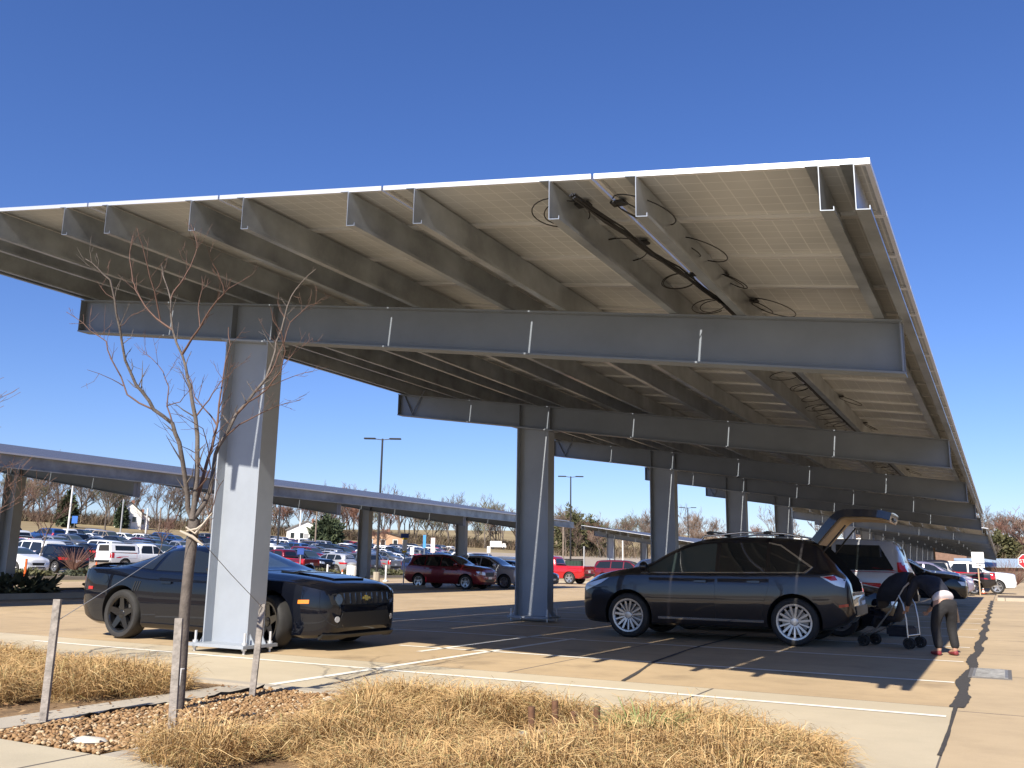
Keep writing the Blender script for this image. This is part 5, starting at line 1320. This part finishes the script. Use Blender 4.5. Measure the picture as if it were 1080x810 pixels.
for px,py,dd,rx,rz_,c,l,mm in ((345,560,185,3.4,3.0,.25,'dark round evergreen on the field below the left canopy',M_ever),(70,551,190,2.4,3.4,.75,'dark conifer at far left beside the tall pole',M_ever),(128,550,215,1.4,2.4,.6,'dark conifer in front of the white house',M_ever),(602,577,260,6,6.5,.3,'olive evergreen in the wood above the red pickup',M_olive),(624,577,270,5,5.5,.3,'second, lower olive evergreen right of the one above the pickup',M_olive),(1056,588,215,4.2,3.4,.3,'green tree at the foot of the right hill',M_olive)):
    d=ray(px,py); p=Vector((0,0,CAMH))+d*dd; leafy('evergreen_tree',(p.x,p.y,hgt(p.x,p.y) if py<590 else p.z-1),rx,rz_,2600,.75,mm,l,'tree',c)
for i,(y,s) in enumerate(((10.2,.9),(13.3,1.1),(17.2,1.05),(20.8,.9),(28.2,.9),(30.8,1.0),(33.0,.8))):
    leafy('juniper_shrub',(-25.7+rg.uniform(-.25,.25),y,.08),.95*s,.20*s,520,.24,M_juni,'dark low juniper shrub on the shaded island under the left canopy','shrub',0,'junipers on the shaded island',False,.0)
for i in range(22):
    y=17+i*2.9+rg.uniform(-.6,.6)
    leafy('hedge_shrub',(-45.2+rg.uniform(-.5,.5),y,.2),rg.uniform(.9,1.4),rg.uniform(.13,.24),600,.20,M_olive if i%3 else M_juni,'low olive shrub on the mulch strip before the far car park','shrub',0,'shrubs on the mulch strip',False,.0)
def twig_bush(px,py,dd,h,label):
    d=ray(px,py); p=Vector((0,0,CAMH))+d*dd; t=empty('twig_shrub',(p.x,p.y,hgt(p.x,p.y)+.15)); tag(t,label,'shrub'); bm=bmesh.new(); rr=random.Random(int(px))
    for k in range(90):
        a=rr.uniform(0,6.28); s=rr.uniform(.2,1.1); l=h*rr.uniform(.5,1); q=Vector((math.cos(a)*s,math.sin(a)*s,0))
        tube(bm,[(0,0,0),q*.4*h+Vector((0,0,l*.5)),q*h+Vector((0,0,l))],[.014,.01,.004],3)
    obj('stem',bm,CROWN[2],t)
twig_bush(78,600,53,1.5,'bare reddish twig shrub on the mulch strip near the orange cone')
twig_bush(1058,617,70,2.2,'bare twig shrub beyond the lane at the right edge')
twig_bush(1072,614,80,2.6,'taller bare twig shrub at the far right edge')
# second sapling, out of frame to the left, its twigs reach in; two small saplings on the strip
sap=bare_tree_meshes(21,4.2,.8,depth=4,tw=.006,trunkr=.05)
def small_tree(x,y,z,s,rz,label):
    t=empty('young_tree',(x,y,z),rz); t.scale=(s,s,s); tag(t,label,'tree')
    for nm,me,m in (('trunk',sap[0],M_bark),('crown',sap[1],M_twig)):
        o=bpy.data.objects.new(nm,me); COL.objects.link(o); o.parent=t
        if not me.materials: me.materials.append(m)
small_tree(-9.75,5.35,0,.66,2.2,'bare sapling at the left edge, only its twig tips in view')
for px,py,dd,s,l in ((38,606,52,1.15,'slender bare sapling by the left column'),(163,600,60,1.0,'slender bare sapling before the white camper pickup')):
    d=ray(px,py); p=Vector((0,0,CAMH))+d*dd; small_tree(p.x,p.y,hgt(p.x,p.y)+.1,s,px,l)
# ---------------------------------------------------------------- lamps, poles, signs, cones
M_pole=mat('bronze_pole',(.035,.034,.035),.5,.4); M_wood=mat('utility_wood',(.22,.17,.13),.9,var=.3,vscale=3); M_wpost=mat('white_post',(.72,.71,.68),.6); M_orange=mat('cone_orange',(.75,.13,.02),.5); M_galv=mat('galvanised_post',(.42,.42,.41),.5,.5)
def lamp(x,y,h,label):
    z=hgt(x,y); t=empty('lamp_post',(x,y,z),R(28)); tag(t,label,'lamp post')
    bm=bmesh.new(); tube(bm,[(0,0,0),(0,0,h)],[.095,.06],10); obj('pole',bm,M_pole,t,60)
    bm=bmesh.new(); lathe(bm,[(.22,0),(.22,.6),(.2,.62),(.0001,.62)],16); obj('base',bm,M_kerb,t,40)
    for s in (-1,1):
        bm=bmesh.new(); tube(bm,[(0,0,h-.08),(s*.5,0,h-.02)],.03,6); a=obj('arm',bm,M_pole,t,60)
        bm=bmesh.new(); box(bm,(s*.85,0,h),(.8,.34,.09),bev=.03); obj('lamp_head',bm,M_pole,a)
lamp(-35.9,48.6,9.35,'tall dark twin-head lamp post above the left canopy, nearest of three'); lamp(-36.5,80.3,9.8,'dark twin-head lamp post seen between the second and third columns'); lamp(-39.4,127.4,9.8,'distant twin-head lamp post seen between the third and fourth columns')
def at(px,py,dd): return Vector((0,0,CAMH))+ray(px,py)*dd
def post(name,px,py0,py1,dd,r,m,label,cat,cap=None,lean=0):
    p=at(px,py1,dd); h=at(px,py0,dd).z-p.z; z=min(p.z,hgt(p.x,p.y)); h+=p.z-z
    bm=bmesh.new(); tube(bm,[(0,0,-.05),(lean,0,h)],[r,r*.8],8); o=obj(name,bm,m,None,60,(p.x,p.y,z)); return tag(o,label,cat),p,h,z
for px,a,b,dd,r,m,l in ((72,505,556,150,.16,M_wpost,'pale utility pole beside the blue sign at far left'),(128,526,551,160,.14,M_galv,'thin pale pole in front of the white house'),(154,536,557,150,.13,M_wpost,'short white pole on the field right of the white house'),(168,535,556,165,.16,M_wood,'brown wooden pole right of the short white pole'),(316,538,562,150,.12,M_wpost,'short white pole below the left canopy'),(333,530,562,160,.15,M_wood,'pale wooden pole left of the round evergreen'),(293,520,570,110,.12,M_pole,'dark pole just right of the sunlit column'),(483,535,596,88,.09,M_wood,'slim brown pole above the maroon compact SUV'),(594,550,590,130,.15,M_wood,'brown utility pole beyond the red pickup'),(657,570,600,95,.10,M_wpost,'pale post right of the sunlit white column'),(681,573,596,110,.12,M_wood,'pale stub pole between the far canopy columns'),(987,572,605,100,.12,M_wood,'short brown post right of the white pickup')):
    post('utility_pole',px,a,b,dd,r,m,l,'pole')
def board(name,px,py0,py1,wpx,dd,m,label,cat,pm,base_py,texts=(),back=None,yaw=28.27,leg=None):
    p=at(px,base_py,dd); z=min(p.z,hgt(p.x,p.y)); top=at(px,py0,dd).z-z; bot=at(px,py1,dd).z-z; w=wpx*dd/949.4
    t=empty(name,(p.x,p.y,z),R(yaw)); tag(t,label,cat)
    bm=bmesh.new(); tube(bm,[(0,.03,-.05),(0,.03,top-.03)],.035,8); obj('post',bm,pm,t,60)
    for i,(f0,f1,mm) in enumerate(m):
        bm=bmesh.new(); box(bm,(0,-.02,bot+(top-bot)*(f0+f1)/2),(w,.03,(top-bot)*abs(f1-f0)-.012),bev=.006); obj('panel',bm,mm,t)
    return t,top,bot,w
M_blue=mat('sign_blue',(.015,.06,.27),.5); M_yel=mat('sign_yellow',(.78,.55,.02),.5); M_sw=mat('sign_white',(.78,.78,.75),.5); M_sky=mat('sign_light_blue',(.06,.28,.62),.5); M_pk=mat('sign_pale_pink',(.68,.55,.52),.6); M_blk=mat('sign_black',(.02,.02,.02),.5)
def text(par,s,size,loc,m,name='lettering'):
    c=bpy.data.curves.new(name,'FONT'); c.body=s; c.size=size; c.align_x='CENTER'; c.align_y='CENTER'; c.extrude=.004
    o=bpy.data.objects.new(name,c); COL.objects.link(o); me=bpy.data.meshes.new_from_object(o.evaluated_get(bpy.context.evaluated_depsgraph_get())); bpy.data.objects.remove(o)
    q=link(name,me,m,par); q.location=loc; q.rotation_euler=(PI/2,0,0); return q
board('direction_sign',426,563,583,5,52,[(0,.12,M_yel),(.12,.70,M_sw),(.70,.82,M_yel)],'tall yellow and white sign with a blue top board left of the maroon SUV','sign',M_galv,598)
b=at(427,565,52); bm=bmesh.new(); box(bm,(0,0,0),(.46,.04,.25),bev=.01); t=obj('blue_top_board',bm,M_blue,None); t.location=(b.x,b.y,b.z); t.rotation_euler=(0,0,R(28)); tag(t,'blue board above the yellow and white sign','sign')
board('blue_banner',447,564,578,3,95,[(0,1,M_sky)],'narrow light blue banner above the parked cars','sign',M_galv,592)
board('notice_board',456,567,583,4.5,90,[(0,1,M_pk)],'pale pink notice board beside the brown pole','sign',M_galv,592)
board('blue_sign',78,544,552,6,150,[(0,1,mat('sign_mid_blue',(.03,.13,.45),.5))],'small blue sign beside the pale pole at far left','sign',M_galv,556)
board('parking_sign',316,578,585,7,62,[(0,1,M_blue)],'blue square parking sign before the maroon pickup','sign',M_galv,600)
board('parking_sign',188,575,584,6,60,[(0,1,M_blue)],'blue square parking sign beside the sapling trunk','sign',M_galv,598)
board('parking_sign',434,577,585,4,70,[(0,1,M_sw)],'small white sign over the roof of the maroon SUV','sign',M_galv,600)
board('parking_sign',482,575,582,3.5,70,[(0,1,M_sw)],'small white sign left of the second left-canopy column','sign',M_galv,600)
board('parking_sign',515,576,583,3.5,70,[(0,1,M_sw)],'small white sign right of the second left-canopy column','sign',M_galv,600)
t,top,bot,w=board('white_board_sign',1034,582,599,13,48,[(.30,1,M_sw),(0,.27,M_sw)],'white board sign with a small arrow plate on a wooden post','sign',mat('tan_post',(.45,.33,.2),.8),624)
for k in range(2):
    bm=bmesh.new(); box(bm,(-.04+.03*k,-.038,bot+(top-bot)*(.72-.16*k)),(.28-.06*k,.004,.035)); obj('faded_lettering',bm,mat('faded_print',(.5,.5,.49),.6),t)
bm=bmesh.new(); prism(bm,[(-.16,-.015),(.05,-.015),(.05,-.05),(.16,0),(.05,.05),(.05,.015),(-.16,.015)],lambda a,b:(a,-.036,bot+(top-bot)*.135+b),lambda a,b:(a,-.041,bot+(top-bot)*.135+b)); obj('arrow',bm,M_blk,t)
def stop_sign():
    p=at(1082,592,46); z=hgt(p.x,p.y); t=empty('stop_sign',(p.x,p.y,z),R(8)); tag(t,'red octagonal stop sign at the right edge','stop sign')
    zc=p.z-z; bm=bmesh.new(); tube(bm,[(0,.03,-.05),(0,.03,zc+.3)],.03,8); obj('post',bm,M_galv,t,60)
    for r,y,m,n in ((.38,-.005,M_sw,'border'),(.345,-.013,mat('stop_red',(.52,.012,.02),.5),'face')):
        bm=bmesh.new(); o=[(r*math.cos(R(22.5+45*k)),r*math.sin(R(22.5+45*k))) for k in range(8)]; prism(bm,o,lambda a,b:(a,y+.008,zc+b),lambda a,b:(a,y-.006,zc+b)); obj(n,bm,m,t)
    text(t,'STOP',.25,(0,-.022,zc),M_sw)
stop_sign()
def cone(px,py,dd,label,h=.75):
    p=at(px,py,dd); z=hgt(p.x,p.y) ; z=max(z,.0)
    t=empty('traffic_cone',(p.x,p.y,z),.3); tag(t,label,'traffic cone')
    bm=bmesh.new(); lathe(bm,[(.15*h/.75,.03),(.125*h/.75,.18*h)],18,cap=False); lathe(bm,[(.085*h/.75,.45*h),(.067*h/.75,.58*h)],18,cap=False); lathe(bm,[(.047*h/.75,.78*h),(.03,h),(.0001,h)],18,cap=False); obj('cone',bm,M_orange,t,60)
    bm=bmesh.new(); lathe(bm,[(.125*h/.75,.18*h),(.085*h/.75,.45*h)],18,cap=False); lathe(bm,[(.067*h/.75,.58*h),(.047*h/.75,.78*h)],18,cap=False); obj('white_band',bm,M_sw,t,60)
    bm=bmesh.new(); box(bm,(0,0,.015),(.36,.36,.03),bev=.01); obj('base',bm,M_orange,t)
cone(101,602,47,'orange and white traffic cone behind the boot of the black coupe',.95); cone(323,606,54,'orange traffic cone behind the bonnet of the black coupe'); cone(361,605,58,'orange traffic cone left of the white litter bin')
cone(1037,623,52,'small orange cone at the foot of the white board sign',.45)
def delineator(px,py,dd,label,m=M_sw):
    p=at(px,py,dd); t=empty('delineator_post',(p.x,p.y,max(hgt(p.x,p.y),0))); tag(t,label,'post')
    bm=bmesh.new(); tube(bm,[(0,0,0),(0,0,1.05)],.055,10); obj('tube',bm,m,t,60); bm=bmesh.new(); lathe(bm,[(.2,0),(.2,.05),(.07,.10),(.07,.11)],16); obj('base',bm,M_orange if m!=M_sw else M_sw,t,50)
delineator(26,607,44,'orange and white delineator tube right of the left column',M_orange); delineator(345,607,57,'white delineator tube left of the traffic cone'); delineator(407,604,60,'white post right of the third left-canopy column')
def bin_():
    p=at(371,606,57); t=empty('litter_bin',(p.x,p.y,max(0,hgt(p.x,p.y)))); tag(t,'white cylindrical litter bin beside the third left-canopy column','litter bin')
    bm=bmesh.new(); lathe(bm,[(.30,.04),(.33,.08),(.33,1.0),(.30,1.04)],24)
    for k in range(24): a=2*math.pi*k/24; box(bm,(.335*math.cos(a),.335*math.sin(a),.54),(.012,.02,.86),rz=a)
    obj('body',bm,M_wpost,t,40); bm=bmesh.new(); lathe(bm,[(.345,1.03),(.345,1.10),(.2,1.2),(.18,1.14)],24); obj('lid',bm,M_galv,t,40)
bin_()
def hydrant(px,py,dd,label):
    p=at(px,py,dd); t=empty('yellow_bollard',(p.x,p.y,0)); tag(t,label,'bollard'); bm=bmesh.new()
    lathe(bm,[(.16,0),(.16,.05),(.11,.07),(.11,.75),(.14,.77),(.14,.82),(.10,.92),(.04,1.0),(.0001,1.0)],18)
    tube(bm,[(-.2,0,.58),(.2,0,.58)],.06,10); obj('body',bm,M_yel,t,40)
hydrant(505,606,55,'yellow hydrant-like post behind the maroon compact SUV'); hydrant(517,605,57,'yellow post behind the pale grey SUV')
def dumpster():
    p=at(606,606,80); t=empty('waste_container',(p.x,p.y,0),R(10)); tag(t,'dark green waste container behind the red pickup','container'); bm=bmesh.new(); box(bm,(0,0,.9),(1.5,1.2,1.6),bev=.05); 
    for k in range(5): box(bm,(-.6+.3*k,-.62,.9),(.06,.05,1.5))
    obj('body',bm,mat('dark_green',(.01,.03,.018),.6),t); bm=bmesh.new(); box(bm,(0,0,1.78),(1.6,1.3,.12),bev=.04); obj('lid',bm,M_dark,t)
dumpster()
post('gate_post',616,576,606,72,.09,M_galv,'grey gate post right of the red pickup tailgate','post')
# ---------------------------------------------------------------- buildings
def house(px,py,dd,w,d,h,roofh,wm,rm,label,rz,name='white_house',wins=((-.28,.55),(.2,.55))):
    p=at(px,py,dd); z=min(p.z,hgt(p.x,p.y)); t=empty(name,(p.x,p.y,z),rz); tag(t,label,'house')
    bm=bmesh.new(); prism(bm,[(-w/2,-.5),(w/2,-.5),(w/2,h),(0,h+roofh),(-w/2,h)],lambda a,b:(a,-d/2,b),lambda a,b:(a,d/2,b)); wl=obj('wall',bm,wm,t)
    bm=bmesh.new()
    for s in (-1,1):
        prism(bm,[(s*(w/2+.35),h-.25),(0,h+roofh+.05),(0,h+roofh+.28),(s*(w/2+.35),h-.02)],lambda a,b:(a,-d/2-.35,b),lambda a,b:(a,d/2+.35,b))
    rf=obj('roof',bm,rm,t); bm=bmesh.new(); box(bm,(w*.15,d*.2,h+roofh+.1),(.7,.7,1.4)); obj('chimney',bm,mat('chimney_brick',(.25,.12,.08),.9),rf)
    for (fx,fz) in wins:
        bm=bmesh.new(); box(bm,(fx*w,-d/2-.03,fz*h),(1.1,.1,1.5)); wi=obj('window',bm,M_sw,t); bm=bmesh.new(); box(bm,(fx*w,-d/2-.06,fz*h),(.85,.08,1.25)); obj('pane',bm,M_glass,wi)
    bm=bmesh.new(); box(bm,(0,-d/2-.03,1.05),(1,.1,2.1)); obj('door',bm,M_galv,t)
M_wh=mat('white_siding',(.78,.77,.72),.7,var=.05,vscale=1); M_roof=mat('dark_shingle',(.06,.055,.05),.9,var=.2,vscale=2)
house(135,549,220,5.5,7,3.6,2.4,M_wh,M_roof,'white gabled farmhouse with a dark roof on the hill at left',R(55))
house(146,549,223,5,5,2.8,1.2,M_wh,M_roof,'low white annexe right of the gabled farmhouse',R(50))
house(324,551,215,9,7,3.0,2.0,M_wh,mat('grey_shingle',(.2,.19,.18),.9),'low white house with several windows below the left canopy',R(40),wins=((-.35,.55),(-.12,.55),(.14,.55),(.36,.55)))
house(403,568,200,9,6,3.0,1.0,mat('tan_block',(.48,.30,.18),.85),M_roof,'low tan building behind the third left-canopy column',R(40),'tan_building',wins=((-.3,.55),(0,.55),(.3,.55)))
def shed():
    p=at(1068,604,130); t=empty('long_shed',(p.x+8,p.y,hgt(p.x,p.y)),R(4)); tag(t,'long low building with a pale blue metal roof at the right edge','building')
    bm=bmesh.new(); box(bm,(0,0,1.0),(30,8,2.2)); obj('wall',bm,mat('shed_wall',(.13,.11,.085),.9,var=.4,vscale=.6),t)
    bm=bmesh.new(); prism(bm,[(-4.6,2.1),(0,3.3),(4.6,2.1),(4.6,2.0),(-4.6,2.0)],lambda a,b:(-15.5,a,b),lambda a,b:(15.5,a,b)); obj('roof',bm,mat('blue_metal_roof',(.42,.52,.60),.4,.3),t)
shed()
def truck(px,py,dd):
    p=at(px,py,dd); z=hgt(p.x,p.y); t=empty('white_truck',(p.x,p.y,z),R(28)); tag(t,'small white lorry on the field edge above the second left-canopy column','truck')
    bm=bmesh.new(); box(bm,(0,0,1.9),(4.2,2.2,2.2),bev=.05); obj('cargo_box',bm,M_wh,t); bm=bmesh.new(); box(bm,(3.0,0,1.35),(1.6,2.1,1.7),bev=.25); obj('cab',bm,M_wh,t,40)
    bm=bmesh.new(); box(bm,(3.42,0,1.75),(.8,1.9,.6),bev=.1); obj('windscreen',bm,M_glass,t)
    for x in (-1.3,2.9):
        for s in (-1,1): bm=bmesh.new(); lathe(bm,[(.45,-.15),(.48,-.1),(.48,.1),(.45,.15)],20,'Y'); bmesh.ops.translate(bm,verts=bm.verts,vec=(x,s*.95,.48)); obj('wheel',bm,M_rubber,t,40)
    bm=bmesh.new(); box(bm,(.6,0,.7),(6,1.0,.25)); obj('chassis',bm,M_dark,t)
truck(523,576,330)

def brick_block():
    t=empty('brick_building',(-22,172,hgt(-22,172)-.2)); tag(t,'low brick building with white panels far beyond the second canopy','building')
    bm=bmesh.new(); box(bm,(0,0,3.2),(34,10,6.4)); obj('wall',bm,mat('brown_brick',(.20,.12,.085),.9,var=.2,vscale=2),t)
    bm=bmesh.new(); box(bm,(0,0,6.55),(35,11,.3)); obj('roof',bm,M_wh,t)
    for x,w,z,h in ((-13,3.2,2,3.2),(-8,2.2,3.6,2.4),(-3.5,3.6,1.8,3.0),(1.5,2.4,3.2,2.6),(6,4.,1.9,3.2),(11,2.6,3.4,2.2),(14.6,2.,1.6,2.8)):
        bm=bmesh.new(); box(bm,(x,-5.05,z),(w,.16,h)); obj('white_panel',bm,M_wh,t)
brick_block()

def litter():
    n=900; x=nr.uniform(-10,-1.2,n); y=nr.uniform(3.9,6.5,n); z=np.where((x>-6.4)&(x<-4.2),.035,.02)+nr.uniform(0,.02,n)
    a=nr.uniform(0,6.28,n); s=nr.uniform(.012,.032,n); t=nr.uniform(-.5,.5,(n,2))
    c=np.stack([x,y,z],1); u=np.stack([np.cos(a),np.sin(a),t[:,0]],1)*s[:,None]; v=np.stack([-np.sin(a),np.cos(a),t[:,1]],1)*(s*.5)[:,None]
    V=np.stack([c-u,c-v,c+u,c+v],1); o=np_mesh('dead_leaves',V.reshape(-1,3),[np.arange(n*4).reshape(n,4)],mat('dead_leaf',(.12,.06,.03),.8,col2=(.36,.24,.12),island=[(.5,(.22,.12,.05))]))
    struct(o,'scattered dead leaves on the planting bed','leaves','stuff')
litter()
